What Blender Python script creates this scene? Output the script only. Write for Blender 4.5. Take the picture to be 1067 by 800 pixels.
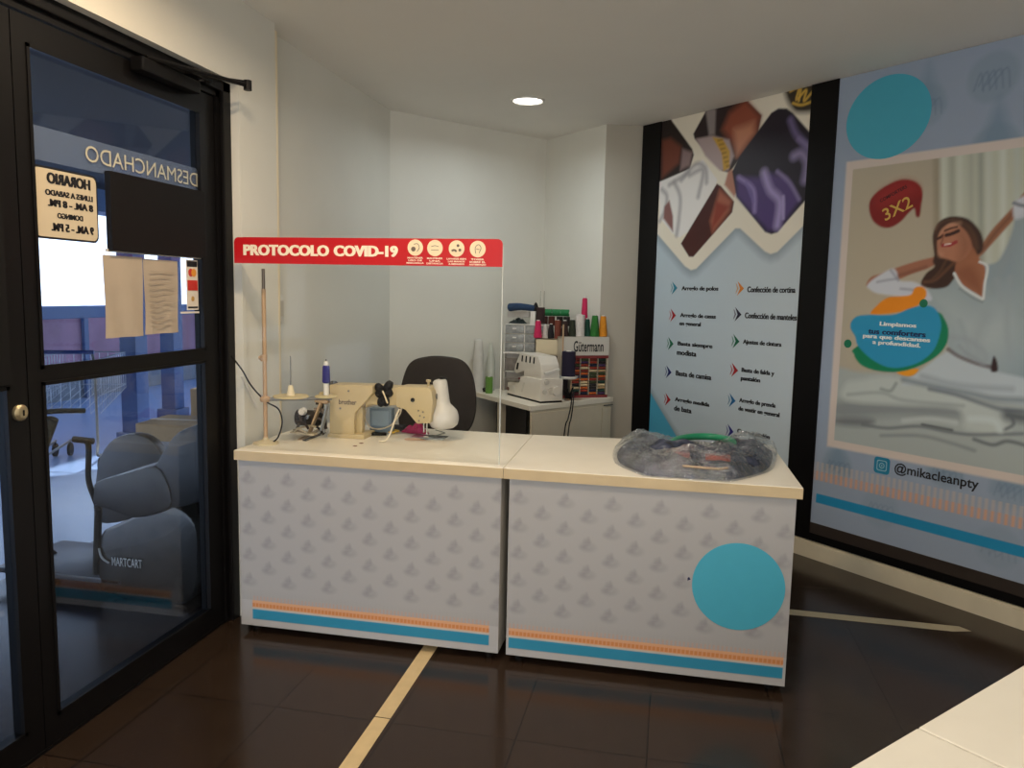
import bpy, bmesh, math, random
import numpy as np
from mathutils import Matrix, Vector
for _o in list(bpy.data.objects): bpy.data.objects.remove(_o)
random.seed(7); NPR = np.random.RandomState(5)
SC = bpy.context.scene
COL = SC.collection
PI = math.pi
# ------------------------------------------------------------------ camera
YAW, PITCH, ROLL, FPX, H = -0.200859, 0.115208, 0.021706, 811.0, 1.56
_f = np.array([math.sin(YAW)*math.cos(PITCH), math.cos(YAW)*math.cos(PITCH), -math.sin(PITCH)])
_r0 = np.array([math.cos(YAW), -math.sin(YAW), 0.]); _u0 = np.cross(_r0, _f)
_r = _r0*math.cos(ROLL)+_u0*math.sin(ROLL); _u = -_r0*math.sin(ROLL)+_u0*math.cos(ROLL)
cam = bpy.data.cameras.new('camera'); co = bpy.data.objects.new('camera', cam); COL.objects.link(co)
cam.sensor_width = 36; cam.lens = 36*FPX/1067; cam.clip_start = 0.02; cam.clip_end = 200
co.matrix_world = Matrix(((_r[0], _u[0], -_f[0], 0), (_r[1], _u[1], -_f[1], 0), (_r[2], _u[2], -_f[2], H), (0, 0, 0, 1)))
SC.camera = co
# ------------------------------------------------------------------ light and exposure
SC.view_settings.view_transform = 'Standard'; SC.view_settings.look = 'None'
SC.view_settings.gamma = 1; SC.view_settings.use_curve_mapping = False
SC.view_settings.exposure = 0.3
w = bpy.data.worlds.new('sky'); SC.world = w; w.use_nodes = True
_nt = w.node_tree; _bg = _nt.nodes['Background']
_tc = _nt.nodes.new('ShaderNodeTexCoord'); _sx = _nt.nodes.new('ShaderNodeSeparateXYZ'); _cr = _nt.nodes.new('ShaderNodeValToRGB')
_nt.links.new(_tc.outputs['Generated'], _sx.inputs[0]); _nt.links.new(_sx.outputs['Z'], _cr.inputs[0]); _nt.links.new(_cr.outputs[0], _bg.inputs[0])
_cr.color_ramp.elements[0].color = (.86, .93, 1, 1); _cr.color_ramp.elements[1].color = (.35, .55, 1, 1)
_bg.inputs[1].default_value = 2.1
sun = bpy.data.lights.new('sun', 'SUN'); sun.energy = 7; sun.color = (1, .97, .92); sun.angle = .02
so = bpy.data.objects.new('sun', sun); COL.objects.link(so); so.rotation_euler = (math.radians(-8), math.radians(48), 0)
def downlight(x, y, power, col=(1, .86, .66), size=.16, spread=150, z=2.795):
    l = bpy.data.lights.new('ceiling_area_light', 'AREA'); l.shape = 'DISK'; l.size = size; l.energy = power; l.color = col
    l.spread = math.radians(spread)
    o = bpy.data.objects.new('ceiling_area_light', l); COL.objects.link(o); o.location = (x, y, z); return o
downlight(-.99, 5.18, 5.9, (.87, .96, 1), .17, 165)
downlight(-1.05, 3.05, 4.0, (1, .88, .72), .16, 160)  # unseen lamp added to brighten the left rear wall
downlight(-1.22, 2.1, 17, (1, .74, .46), .16, 170)
downlight(.0, 2.35, 7, (1, .92, .82), .16, 150)
downlight(.2, .4, 4, (1, .93, .84), .16, 160)
downlight(-1.2, -.8, 6, (1, .93, .84), .16, 160)
downlight(1.2, -.8, 6, (1, .93, .84), .16, 160)
# fill light added before the wall behind the camera, no window there
wl_ = bpy.data.lights.new('rear_fill', 'AREA'); wl_.shape = 'RECTANGLE'; wl_.size = 3.2; wl_.size_y = 1.7; wl_.energy = 66; wl_.color = (1, .975, .96)
wo_ = bpy.data.objects.new('rear_fill', wl_); COL.objects.link(wo_); wo_.location = (.4, -2.14, 1.45); wo_.rotation_euler = (math.radians(90), 0, 0)

# ------------------------------------------------------------------ pixel -> world point on a plane
CO = np.array([0, 0, H])
def ray(x, y): return _r*(x-533.5)/FPX-_u*(y-400)/FPX+_f
def onp(x, y, n, c):
    d = ray(x, y); n = np.array(n, float); return CO+d*((c-CO@n)/(d@n))
def aty(x, y, Y): return onp(x, y, (0, 1, 0), Y)
def atx(x, y, X): return onp(x, y, (1, 0, 0), X)
def atz(x, y, Z): return onp(x, y, (0, 0, 1), Z)
# ------------------------------------------------------------------ materials
def lin(c):
    return tuple(((v/255)/12.92 if v/255 <= .04045 else ((v/255+.055)/1.055)**2.4) for v in c)
_M = {}
def mat(name, rgb, rough=.5, metal=0., noise=.06, scale=18., bump=0., spec=.5, emit=0., coat=0., trans=None, bscale=None, sheen=0.):
    if name in _M: return _M[name]
    m = bpy.data.materials.new(name); m.use_nodes = True; nt = m.node_tree; b = nt.nodes['Principled BSDF']
    c = lin(rgb); n = nt.nodes.new('ShaderNodeTexNoise'); n.inputs['Scale'].default_value = scale; n.inputs['Detail'].default_value = 4
    tc = nt.nodes.new('ShaderNodeTexCoord'); nt.links.new(tc.outputs['Object'], n.inputs['Vector'])
    r = nt.nodes.new('ShaderNodeValToRGB'); r.color_ramp.elements[0].position = .3; r.color_ramp.elements[1].position = .7
    r.color_ramp.elements[0].color = tuple(v*(1-noise) for v in c)+(1,); r.color_ramp.elements[1].color = tuple(min(1, v*(1+noise)) for v in c)+(1,)
    nt.links.new(n.outputs['Fac'], r.inputs[0]); nt.links.new(r.outputs[0], b.inputs['Base Color'])
    b.inputs['Roughness'].default_value = rough; b.inputs['Metallic'].default_value = metal
    b.inputs['Specular IOR Level'].default_value = spec; b.inputs['Coat Weight'].default_value = coat
    if sheen: b.inputs['Sheen Weight'].default_value = sheen
    if emit: nt.links.new(r.outputs[0], b.inputs['Emission Color']); b.inputs['Emission Strength'].default_value = emit
    if bump:
        n2 = nt.nodes.new('ShaderNodeTexNoise'); n2.inputs['Scale'].default_value = bscale or scale*6; nt.links.new(tc.outputs['Object'], n2.inputs['Vector'])
        bp = nt.nodes.new('ShaderNodeBump'); bp.inputs['Strength'].default_value = bump; bp.inputs['Distance'].default_value = .01
        nt.links.new(n2.outputs['Fac'], bp.inputs['Height']); nt.links.new(bp.outputs[0], b.inputs['Normal'])
    _M[name] = m; return m
def clearmat(name, tint=(1, 1, 1), gloss=.06, rough=.02, bump=0., bscale=30, fres=1.45, gcol=(1, 1, 1)):
    if name in _M: return _M[name]
    m = bpy.data.materials.new(name); m.use_nodes = True; nt = m.node_tree; nt.nodes.remove(nt.nodes['Principled BSDF'])
    out = nt.nodes['Material Output']; t = nt.nodes.new('ShaderNodeBsdfTransparent'); t.inputs[0].default_value = tint+(1,)
    g = nt.nodes.new('ShaderNodeBsdfGlossy'); g.inputs['Roughness'].default_value = rough; g.inputs[0].default_value = gcol+(1,)
    mx = nt.nodes.new('ShaderNodeMixShader'); fc = nt.nodes.new('ShaderNodeLayerWeight'); fc.inputs[0].default_value = .5; fr = nt.nodes.new('ShaderNodeMath'); fr.operation = 'POWER'; fr.inputs[1].default_value = 5; nt.links.new(fc.outputs['Facing'], fr.inputs[0])
    ad = nt.nodes.new('ShaderNodeMath'); ad.operation = 'ADD'; ad.inputs[1].default_value = gloss+((fres-1)/(fres+1))**2*.6; ad.use_clamp = True
    nt.links.new(fr.outputs[0], ad.inputs[0]); nt.links.new(ad.outputs[0], mx.inputs[0]); nt.links.new(t.outputs[0], mx.inputs[1]); nt.links.new(g.outputs[0], mx.inputs[2])
    nt.links.new(mx.outputs[0], out.inputs[0])
    if bump:
        tc = nt.nodes.new('ShaderNodeTexCoord'); n2 = nt.nodes.new('ShaderNodeTexNoise'); n2.inputs['Scale'].default_value = bscale; n2.inputs['Detail'].default_value = 5
        nt.links.new(tc.outputs['Object'], n2.inputs['Vector'])
        bp = nt.nodes.new('ShaderNodeBump'); bp.inputs['Strength'].default_value = bump; bp.inputs['Distance'].default_value = .02
        nt.links.new(n2.outputs['Fac'], bp.inputs['Height']); nt.links.new(bp.outputs[0], g.inputs['Normal'])
    _M[name] = m; return m
def filmmat(name, rgb, alpha, rough=.4):
    m = bpy.data.materials.new(name); m.use_nodes = True; nt = m.node_tree; b = nt.nodes['Principled BSDF']
    b.inputs['Base Color'].default_value = lin(rgb)+(1,); b.inputs['Alpha'].default_value = alpha; b.inputs['Roughness'].default_value = rough; return m
def printmat(name, rough=.45, spec=.4):
    m = bpy.data.materials.new(name); m.use_nodes = True; nt = m.node_tree; b = nt.nodes['Principled BSDF']
    a = nt.nodes.new('ShaderNodeAttribute'); a.attribute_name = 'print'; nt.links.new(a.outputs['Color'], b.inputs['Base Color'])
    b.inputs['Roughness'].default_value = rough; b.inputs['Specular IOR Level'].default_value = spec; return m
# ------------------------------------------------------------------ mesh builder
class MB:
    def __init__(s): s.v = []; s.f = []
    def add(s, vs, fs, M=None):
        k = len(s.v)
        for p in vs:
            p = Vector(p); s.v.append(tuple(M @ p) if M is not None else tuple(p))
        for f in fs: s.f.append([i+k for i in f])
        return s
    def box(s, x0, y0, z0, x1, y1, z1, M=None, bev=0.):
        bm = bmesh.new(); bmesh.ops.create_cube(bm, size=1)
        for v in bm.verts: v.co = Vector(((x0+x1)/2+v.co.x*(x1-x0), (y0+y1)/2+v.co.y*(y1-y0), (z0+z1)/2+v.co.z*(z1-z0)))
        if bev: bmesh.ops.bevel(bm, geom=bm.edges[:], offset=bev, segments=2, affect='EDGES', profile=.6)
        return s.bm(bm, M)
    def bm(s, bm, M=None):
        bm.verts.index_update(); vs = [v.co.copy() for v in bm.verts]; fs = [[v.index for v in f.verts] for f in bm.faces]; bm.free(); return s.add(vs, fs, M)
    def prism(s, pts, z0, z1, M=None, bev=0.):            # polygon in local XY extruded along Z
        bm = bmesh.new(); a = [bm.verts.new((p[0], p[1], z0)) for p in pts]; b = [bm.verts.new((p[0], p[1], z1)) for p in pts]; n = len(pts)
        bm.faces.new(a[::-1]); bm.faces.new(b)
        for i in range(n): bm.faces.new((a[i], a[(i+1) % n], b[(i+1) % n], b[i]))
        bmesh.ops.recalc_face_normals(bm, faces=bm.faces[:])
        if bev:
            try: bmesh.ops.bevel(bm, geom=bm.edges[:], offset=bev, segments=2, affect='EDGES', profile=.6)
            except Exception: pass
        bmesh.ops.triangulate(bm, faces=[f for f in bm.faces if len(f.verts) > 4])
        return s.bm(bm, M)
    def lathe(s, prof, c=(0, 0, 0), n=24, M=None, axis=None):   # prof = [(r, z)...]
        vs = []; fs = []
        R = Matrix.Translation(Vector(c))
        if axis is not None: R = R @ Vector((0, 0, 1)).rotation_difference(Vector(axis).normalized()).to_matrix().to_4x4()
        for r, z in prof:
            for i in range(n):
                a = 2*PI*i/n; vs.append(R @ Vector((r*math.cos(a), r*math.sin(a), z)))
        m = len(prof)
        for j in range(m-1):
            for i in range(n): fs.append([j*n+i, j*n+(i+1) % n, (j+1)*n+(i+1) % n, (j+1)*n+i])
        if prof[0][0] > 1e-5: fs.append([i for i in range(n)][::-1])
        if prof[-1][0] > 1e-5: fs.append([(m-1)*n+i for i in range(n)])
        return s.add(vs, fs, M)
    def cyl(s, a, b, r, r2=None, n=20, M=None):
        a = Vector(a); b = Vector(b); L = (b-a).length
        return s.lathe([(r, 0), (r2 if r2 is not None else r, L)], a, n, M, b-a)
    def tube(s, pts, r, n=8, M=None, closed=False):
        P = [Vector(p) for p in pts]; P = smooth(P, closed) if len(P) > 2 else P
        vs = []; fs = []; up = None; N = len(P)
        for i, p in enumerate(P):
            t = ((P[(i+1) % N] if (closed or i < N-1) else p)-(P[i-1] if (closed or i > 0) else p)).normalized()
            if up is None: up = t.orthogonal().normalized()
            up = (up-t*up.dot(t)).normalized(); q = t.cross(up); rr = r(i/(N-1)) if callable(r) else r
            for k in range(n): a = 2*PI*k/n; vs.append(p+up*(rr*math.cos(a))+q*(rr*math.sin(a)))
        for j in range(N if closed else N-1):
            for k in range(n): fs.append([j*n+k, j*n+(k+1) % n, ((j+1) % N)*n+(k+1) % n, ((j+1) % N)*n+k])
        if not closed: fs.append(list(range(n))[::-1]); fs.append([(N-1)*n+k for k in range(n)])
        return s.add(vs, fs, M)
    def ball(s, c, rx, ry=None, rz=None, M=None, n=16):
        ry = ry or rx; rz = rz or rx; bm = bmesh.new(); bmesh.ops.create_uvsphere(bm, u_segments=n, v_segments=n//2+2, radius=1)
        for v in bm.verts: v.co = Vector((c[0]+v.co.x*rx, c[1]+v.co.y*ry, c[2]+v.co.z*rz))
        return s.bm(bm, M)
    def build(s, name, m, parent=None, smoothf=False, W=False):
        """W=True: vertices are in world space, converted to the parent's space"""
        vs = s.v
        if W and parent is not None:
            inv = base_mat(parent).inverted(); vs = [tuple(inv @ Vector(p)) for p in vs]
        me = bpy.data.meshes.new(name); me.from_pydata(vs, [], s.f); me.update()
        bm = bmesh.new(); bm.from_mesh(me); bmesh.ops.recalc_face_normals(bm, faces=bm.faces[:]); bm.to_mesh(me); bm.free()
        if smoothf:
            me.polygons.foreach_set('use_smooth', [True]*len(me.polygons))
            try: me.set_sharp_from_angle(angle=math.radians(38))
            except Exception: pass
        me.materials.append(m); o = bpy.data.objects.new(name, me); COL.objects.link(o)
        if parent is not None: o.parent = parent
        return o
def smooth(P, closed=False, k=6):
    out = []; N = len(P)
    for i in range(N if closed else N-1):
        g = (lambda j: P[j % N]) if closed else (lambda j: P[min(max(j, 0), N-1)])
        p0, p1, p2, p3 = g(i-1), g(i), g(i+1), g(i+2)
        for s in range(k):
            t = s/k; out.append(.5*((2*p1)+(p2-p0)*t+(2*p0-5*p1+4*p2-p3)*t*t+(3*p1-p0-3*p2+p3)*t**3))
    if not closed: out.append(P[-1])
    return out
def base_mat(o):
    M = Matrix.Translation(o.location) @ o.rotation_euler.to_matrix().to_4x4()
    return base_mat(o.parent) @ M if o.parent else M
def tag(o, label=None, cat=None, group=None, kind=None):
    if label: o['label'] = label
    if cat: o['category'] = cat
    if group: o['group'] = group
    if kind: o['kind'] = kind
    return o
def thing(name, loc, rz, label, cat, group=None):
    o = bpy.data.objects.new(name, None); COL.objects.link(o); o.location = loc; o.rotation_euler = (0, 0, rz); o.empty_display_size = .1
    return tag(o, label, cat, group)
def struct(name, mb, m, smoothf=False): return tag(mb.build(name, m, None, smoothf), kind='structure')
def copy_tree(o, parent=None):
    c = o.copy(); COL.objects.link(c)
    if parent: c.parent = parent
    for ch in list(o.children): copy_tree(ch, c)
    return c
_tcache = {}; FAKEB = None
def text_geo(body, bold=0., depth=.0):
    k = (body, bold)
    if k not in _tcache:
        cu = bpy.data.curves.new('lettering', 'FONT'); cu.body = body; cu.offset = bold; cu.resolution_u = 3; cu.align_x = 'LEFT'
        o = bpy.data.objects.new('lettering', cu); COL.objects.link(o)
        dg = bpy.context.evaluated_depsgraph_get(); me = bpy.data.meshes.new_from_object(o.evaluated_get(dg))
        vs = [tuple(v.co) for v in me.vertices]; fs = [list(p.vertices) for p in me.polygons]
        bpy.data.objects.remove(o); bpy.data.curves.remove(cu); bpy.data.meshes.remove(me)
        xs = [v[0] for v in vs]; ys = [v[1] for v in vs]
        _tcache[k] = (vs, fs, min(xs), max(xs), min(ys), max(ys))
    return _tcache[k]
def add_text(mb, body, x0, x1, z0, z1, fn, bold=0.02, rot=0.):
    """fit the text into box x0..x1, z0..z1 of a plane; fn maps (x, z, h) to a point; 3-D with a tiny thickness"""
    vs, fs, a, b, c, d = text_geo(body, bold); cx, cz = (x0+x1)/2, (z0+z1)/2
    def f(v, h):
        x = x0+(v[0]-a)/(b-a)*(x1-x0)-cx; z = z0+(v[1]-c)/(d-c)*(z1-z0)-cz
        return fn(cx+x*math.cos(rot)-z*math.sin(rot), cz+x*math.sin(rot)+z*math.cos(rot), h)
    for sh_ in (FAKEB if FAKEB else (0,)): mb.add([f((v[0]+sh_*(d-c), v[1]), 1+sh_) for v in vs], fs)
# ------------------------------------------------------------------ printed sheets
class Sheet:
    def __init__(s, x0, x1, z0, z1, res, base):
        s.nx = int(round((x1-x0)/res))+1; s.nz = int(round((z1-z0)/res))+1
        s.xs = np.linspace(x0, x1, s.nx); s.zs = np.linspace(z0, z1, s.nz); s.X, s.Z = np.meshgrid(s.xs, s.zs)
        s.C = np.empty(s.X.shape+(3,)); s.C[:] = lin(base)
    def blend(s, a, col): s.C += (np.array(lin(col))-s.C)*np.clip(a, 0, 1)[..., None]
    def poly(s, pts, col, soft=.004, alpha=1., curved=False):
        P = [Vector((p[0], p[1])) for p in pts]
        if curved: P = smooth(P, True, 5)
        P = np.array([(p[0], p[1]) for p in P]); m = .02+soft*2
        xi = np.where((s.xs > P[:, 0].min()-m) & (s.xs < P[:, 0].max()+m))[0]; zi = np.where((s.zs > P[:, 1].min()-m) & (s.zs < P[:, 1].max()+m))[0]
        if len(xi) == 0 or len(zi) == 0: return
        sl = (slice(zi[0], zi[-1]+1), slice(xi[0], xi[-1]+1)); X = s.X[sl]; Z = s.Z[sl]
        ins = np.zeros(X.shape, bool); D = np.full(X.shape, 1e9); n = len(P)
        for i in range(n):
            ax, az = P[i]; bx, bz = P[(i+1) % n]; dx, dz = bx-ax, bz-az; L = dx*dx+dz*dz+1e-12
            t = np.clip(((X-ax)*dx+(Z-az)*dz)/L, 0, 1); D = np.minimum(D, (X-ax-t*dx)**2+(Z-az-t*dz)**2)
            c = ((az > Z) != (bz > Z)); xx = ax+(Z-az)*dx/(dz if abs(dz) > 1e-12 else 1e-12); ins ^= (c & (X < xx))
        D = np.sqrt(D)*np.where(ins, 1, -1); a = np.clip(D/soft*.5+.5, 0, 1)*alpha
        s.C[sl] += (np.array(lin(col))-s.C[sl])*a[..., None]
    def line(s, pts, wd, col, soft=.004, alpha=1.):
        P = [Vector((p[0], p[1])) for p in pts]; P = smooth(P) if len(P) > 2 else P
        D = np.full(s.X.shape, 1e9)
        for a, b in zip(P[:-1], P[1:]):
            dx, dz = b[0]-a[0], b[1]-a[1]; L = dx*dx+dz*dz+1e-12; t = np.clip(((s.X-a[0])*dx+(s.Z-a[1])*dz)/L, 0, 1)
            D = np.minimum(D, (s.X-a[0]-t*dx)**2+(s.Z-a[1]-t*dz)**2)
        s.blend(np.clip((wd/2-np.sqrt(D))/soft+.5, 0, 1)*alpha, col)
    def ell(s, cx, cz, rx, rz, col, soft=.01, alpha=1.):
        d = np.sqrt(((s.X-cx)/rx)**2+((s.Z-cz)/rz)**2); s.blend(np.clip((1-d)*min(rx, rz)/soft+.5, 0, 1)*alpha, col)
    def build(s, name, m, parent, fn, gain=1.):
        vs = [tuple(fn(x, z, 0)) for x, z in zip(s.X.ravel(), s.Z.ravel())]; nx = s.nx
        fs = [(j*nx+i, j*nx+i+1, (j+1)*nx+i+1, (j+1)*nx+i) for j in range(s.nz-1) for i in range(nx-1)]
        me = bpy.data.meshes.new(name); me.from_pydata(vs, [], fs); me.update()
        s.C = np.clip(s.C*gain, 0, .9)
        at = me.color_attributes.new('print', 'FLOAT_COLOR', 'POINT'); c = np.ones((len(vs), 4)); c[:, :3] = s.C.reshape(-1, 3)
        at.data.foreach_set('color', c.ravel()); me.materials.append(m)
        o = bpy.data.objects.new(name, me); COL.objects.link(o); o.parent = parent; return o

# ================================================================== palette
WALL = mat('wall_paint', (226, 224, 214), .7, noise=.02, scale=3, bump=.03, bscale=60)
CEIL = mat('ceiling_paint', (238, 234, 226), .8, noise=.015, scale=2)
BLACK = mat('black_aluminium', (13, 11, 11), .45, noise=.1, spec=.22)
BLACKM = mat('matte_black', (13, 12, 12), .6, noise=.1, spec=.25)
LAM = mat('cream_laminate', (236, 229, 212), .32, noise=.025, scale=6)
LAMEDGE = mat('edge_band', (206, 184, 144), .45, noise=.05, scale=10)
PANELW = mat('counter_side', (205, 200, 190), .5, noise=.02)
WHITE = mat('white_plastic', (225, 222, 214), .35, noise=.02)
OFFW = mat('offwhite_plastic', (205, 200, 188), .4, noise=.03)
CHROME = mat('brushed_steel', (190, 188, 182), .25, metal=1., noise=.05)
GREYM = mat('grey_metal', (120, 118, 114), .4, metal=.7, noise=.08)
TEAL = mat('teal_vinyl', (72, 172, 196), .5, noise=.01)
BASEB = mat('dark_skirting', (38, 30, 26), .45, noise=.1)
PRINT = printmat('printed_vinyl', .42); PRINTC = printmat('printed_front', .5, .3)
INK = mat('black_ink', (18, 18, 22), .5); WINK = mat('white_ink', (238, 232, 214), .5); REDV = mat('red_vinyl', (196, 16, 26), .4, noise=.01)
# ================================================================== room shell
CZ = 2.82
def floor_material():
    m = bpy.data.materials.new('dark_tile'); m.use_nodes = True; nt = m.node_tree; b = nt.nodes['Principled BSDF']
    tc = nt.nodes.new('ShaderNodeTexCoord'); mp = nt.nodes.new('ShaderNodeMapping'); mp.inputs['Location'].default_value = (.477, -2.535+.457*6, 0)
    br = nt.nodes.new('ShaderNodeTexBrick'); br.offset = 0; br.inputs['Scale'].default_value = 1; br.inputs['Brick Width'].default_value = .457; br.inputs['Row Height'].default_value = .457
    br.inputs['Mortar Size'].default_value = .0026; br.inputs['Mortar Smooth'].default_value = .3
    br.inputs['Color1'].default_value = lin((56, 42, 32))+(1,); br.inputs['Color2'].default_value = lin((51, 39, 30))+(1,); br.inputs['Mortar'].default_value = lin((12, 9, 8))+(1,)
    nt.links.new(tc.outputs['Object'], mp.inputs[0]); nt.links.new(mp.outputs[0], br.inputs[0])
    n = nt.nodes.new('ShaderNodeTexNoise'); n.inputs['Scale'].default_value = 7; n.inputs['Detail'].default_value = 8; nt.links.new(tc.outputs['Object'], n.inputs[0])
    mx = nt.nodes.new('ShaderNodeMix'); mx.data_type = 'RGBA'; mx.blend_type = 'MULTIPLY'; mx.inputs[0].default_value = .25
    nt.links.new(br.outputs['Color'], mx.inputs[6]); nt.links.new(n.outputs['Fac'], mx.inputs[7]); nt.links.new(mx.outputs[2], b.inputs['Base Color'])
    rr = nt.nodes.new('ShaderNodeMapRange'); rr.inputs[3].default_value = .10; rr.inputs[4].default_value = .26; nt.links.new(n.outputs['Fac'], rr.inputs[0]); nt.links.new(rr.outputs[0], b.inputs['Roughness'])
    b.inputs['Specular IOR Level'].default_value = .38
    bp = nt.nodes.new('ShaderNodeBump'); bp.inputs['Strength'].default_value = .25; bp.inputs['Distance'].default_value = .002; bp.invert = True
    nt.links.new(br.outputs['Fac'], bp.inputs['Height']); nt.links.new(bp.outputs[0], b.inputs['Normal'])
    return m
A2, A3, B_, C_, D_ = (-2.0, 3.58), (-2.0, 5.34), (-1.07, 6.48), (-.541, 5.952), (-.258, 6.050)
RX, RY = 2.9, -2.2
E_ = (RX, 5.792-RX)
roomxy = [(-2.12, RY), (RX, RY), E_, D_, C_, B_, A3, (-2.12, 5.2)]
mb = MB(); mb.prism([(-2.06, RY-.1), (RX+.1, RY-.1), (RX+.1, 2.95), (-.2, 6.2), (-1.0, 6.7), (-2.06, 5.5)], -.08, 0); struct('floor', mb, floor_material())
mb = MB(); mb.prism([(-2.1, RY-.1), (RX+.1, RY-.1), (RX+.1, 2.95), (-.2, 6.2), (-1.0, 6.7), (-2.1, 5.5)], CZ, CZ+.1); struct('ceiling', mb, CEIL)
def wall(name, p, q, z0=0, z1=CZ, th=.12, m=WALL):
    p = Vector((p[0], p[1], 0)); q = Vector((q[0], q[1], 0)); d = (q-p).normalized(); n = Vector((d.y, -d.x, 0))
    pts = [p, q, q+n*th, p+n*th]; mb = MB(); mb.prism([(a.x, a.y) for a in pts], z0, z1); return struct(name, mb, m)
# winding: walls listed counter-clockwise so that thickness lies outside
wall('wall_back', (-2.0, RY), (RX, RY)); wall('wall_right', (RX, RY), E_); wall('wall_poster', E_, D_)
wall('wall_pillar_face', D_, C_, m=mat('pillar_shade_paint', (186, 180, 166), .7, noise=.02, scale=3)); wall('wall_nook_right', C_, B_, th=.10); wall('wall_nook_left', B_, A3, th=.10)  # pillar face darkened, its shade put into the colour
mb = MB(); mb.box(-2.12, 3.58, 0, -2.0, 5.5, CZ); struct('wall_left_rear', mb, WALL)
WX = -1.925                                        # room face of the front wall, the door frame sits behind it
DJ = 3.25; DZ = 2.455; D0 = 1.0                    # opening: far jamb, head, near jamb
mb = MB(); mb.box(-2.12, DJ, 0, WX, 3.58, CZ); mb.box(-2.12, RY, DZ, WX, DJ, CZ); mb.box(-2.12, RY, 0, WX, D0, DZ)
struct('wall_left', mb, WALL)
mb = MB(); mb.box(WX-.07, 3.58, .12, WX+.0, 3.605, CZ-.03, bev=.004); struct('trim_1', mb, mat('trim_paint', (236, 222, 190), .5, noise=.02), True)
mb = MB(); mb.box(WX, DJ, 0, WX+.012, 3.58, .115); struct('baseboard_left', mb, BASEB)
# curb and black band below the posters
T2 = math.sqrt(.5)
def pw(s, z, off=0.):                              # point of the poster wall: s along, z up, off into the room
    c = 2.875+.03*T2; return Vector((c+s*T2-off*T2, c-s*T2-off*T2, z))
def pbox(mb, s0, s1, z0, z1, o0, o1):
    vs = [pw(s, z, o) for s in (s0, s1) for z in (z0, z1) for o in (o0, o1)]
    return mb.add(vs, [(0, 1, 3, 2), (4, 6, 7, 5), (0, 4, 5, 1), (2, 3, 7, 6), (0, 2, 6, 4), (1, 5, 7, 3)])
mb = MB(); pbox(mb, -4.42, 0.0, 0, .092, .0, .030); pbox(mb, -4.42, .0, .092, .108, 0, .024)
struct('baseboard_poster', mb, mat('cream_curb', (214, 204, 180), .5, noise=.06, scale=5))
# ================================================================== glass doors
GLASS = clearmat('door_glass', (.80, .86, .93), .008, .015)
def yz(x, y0, y1, z0, z1, x1): return (x, y0, z0, x1, y1, z1)
fr = MB()
fr.box(-2.075, 3.165, 0, -1.985, DJ, DZ); fr.box(-2.075, D0, 0, -1.985, D0+.06, DZ); fr.box(-2.075, D0, 2.385, -1.985, DJ, DZ)
fr.box(-1.985, 3.19, 0, -1.965, DJ, DZ, bev=.004); fr.box(-1.985, D0, 2.41, -1.965, DJ, DZ, bev=.004); fr.box(-2.07, D0, 0, -1.99, DJ, .012)
dframe = tag(fr.build('door_frame', BLACK), 'black aluminium frame around the pair of glass entrance doors', 'door frame'); dframe.name = 'trim_2'
tag(dframe, kind='structure')
for k in ('label', 'category'):
    if k in dframe: del dframe[k]
def leaf(idx, y0, y1, gy0, gy1, label):
    root = bpy.data.objects.new('door_%d' % idx, None); COL.objects.link(root); root.location = (-2.02, y0, 0); tag(root, kind='structure')
    m = MB()
    for a in ((y0, gy0, .012, 2.38), (gy1, y1, .012, 2.38), (gy0, gy1, .012, .10), (gy0, gy1, 2.30, 2.38), (gy0, gy1, 1.243, 1.285)):
        m.box(-2.045, a[0], a[2], -1.995, a[1], a[3])
    # glazing beads
    for z0, z1 in ((.10, 1.243), (1.285, 2.30)):
        m.box(-1.999, gy0, z0, -1.991, gy0+.012, z1); m.box(-1.999, gy1-.012, z0, -1.991, gy1, z1)
        m.box(-1.999, gy0, z0, -1.991, gy1, z0+.012); m.box(-1.999, gy0, z1-.012, -1.991, gy1, z1)
    m.build('leaf_frame', BLACK, root, W=True)
    MB().box(-2.023, gy0, .10, -2.017, gy1, 1.243).build('lower_pane', GLASS, root, W=True)
    MB().box(-2.023, gy0, 1.285, -2.017, gy1, 2.30).build('upper_pane', GLASS, root, W=True)
    return root
d1 = leaf(1, 1.07, 2.092, 1.17, 2.022, '')
d2 = leaf(2, 2.096, 3.16, 2.150, 3.062, '')
MB().box(-1.991, 1.17, 1.25, -1.984, 2.022, 2.30).build('blackout_panel', BLACKM, d1, W=True)
lk = MB(); c = atx(20.5, 430, -1.99); lk.lathe([(.026, 0), (.026, .01), (.020, .016), (.012, .018), (0, .018)], (-1.995, c[1]+.002, c[2]), 24, axis=(1, 0, 0))
L0 = lk.build('lock_cylinder', mat('brass_lock', (190, 175, 140), .3, metal=.8), d1, True, W=True)
MB().box(-1.978, c[1]-.001, c[2]-.009, -1.975, c[1]+.004, c[2]+.009).build('keyhole', BLACKM, L0, W=True)
# door closer
cl = thing('door_closer', (-1.985, 2.75, 2.36), 0, 'black metal door closer with elbowed arm above the glass door', 'door closer')
MB().box(-1.99, 2.62, 2.345, -1.935, 2.98, 2.395, bev=.006).build('closer_body', BLACK, cl, W=True)
p0 = aty(258, 89, 3.13); el = Vector(p0)
a1 = MB(); a1.tube([(-1.95, 2.66, 2.40), tuple(el)], .009, 8); a1.cyl((el.x, el.y, el.z-.02), (el.x, el.y, el.z+.02), .017); a1.build('main_arm', BLACK, cl, True, W=True)
a2 = MB(); a2.tube([tuple(el+Vector((0, 0, .012))), (-1.95, 3.0, 2.425)], .008, 8); a2.cyl((-1.95, 3.0, 2.40), (-1.95, 3.0, 2.44), .015); a2.build('forearm', BLACK, cl, True, W=True)
MB().box(-1.99, 2.92, 2.41, -1.93, 3.06, 2.44, bev=.004).build('arm_shoe', BLACK, cl, W=True)
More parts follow.
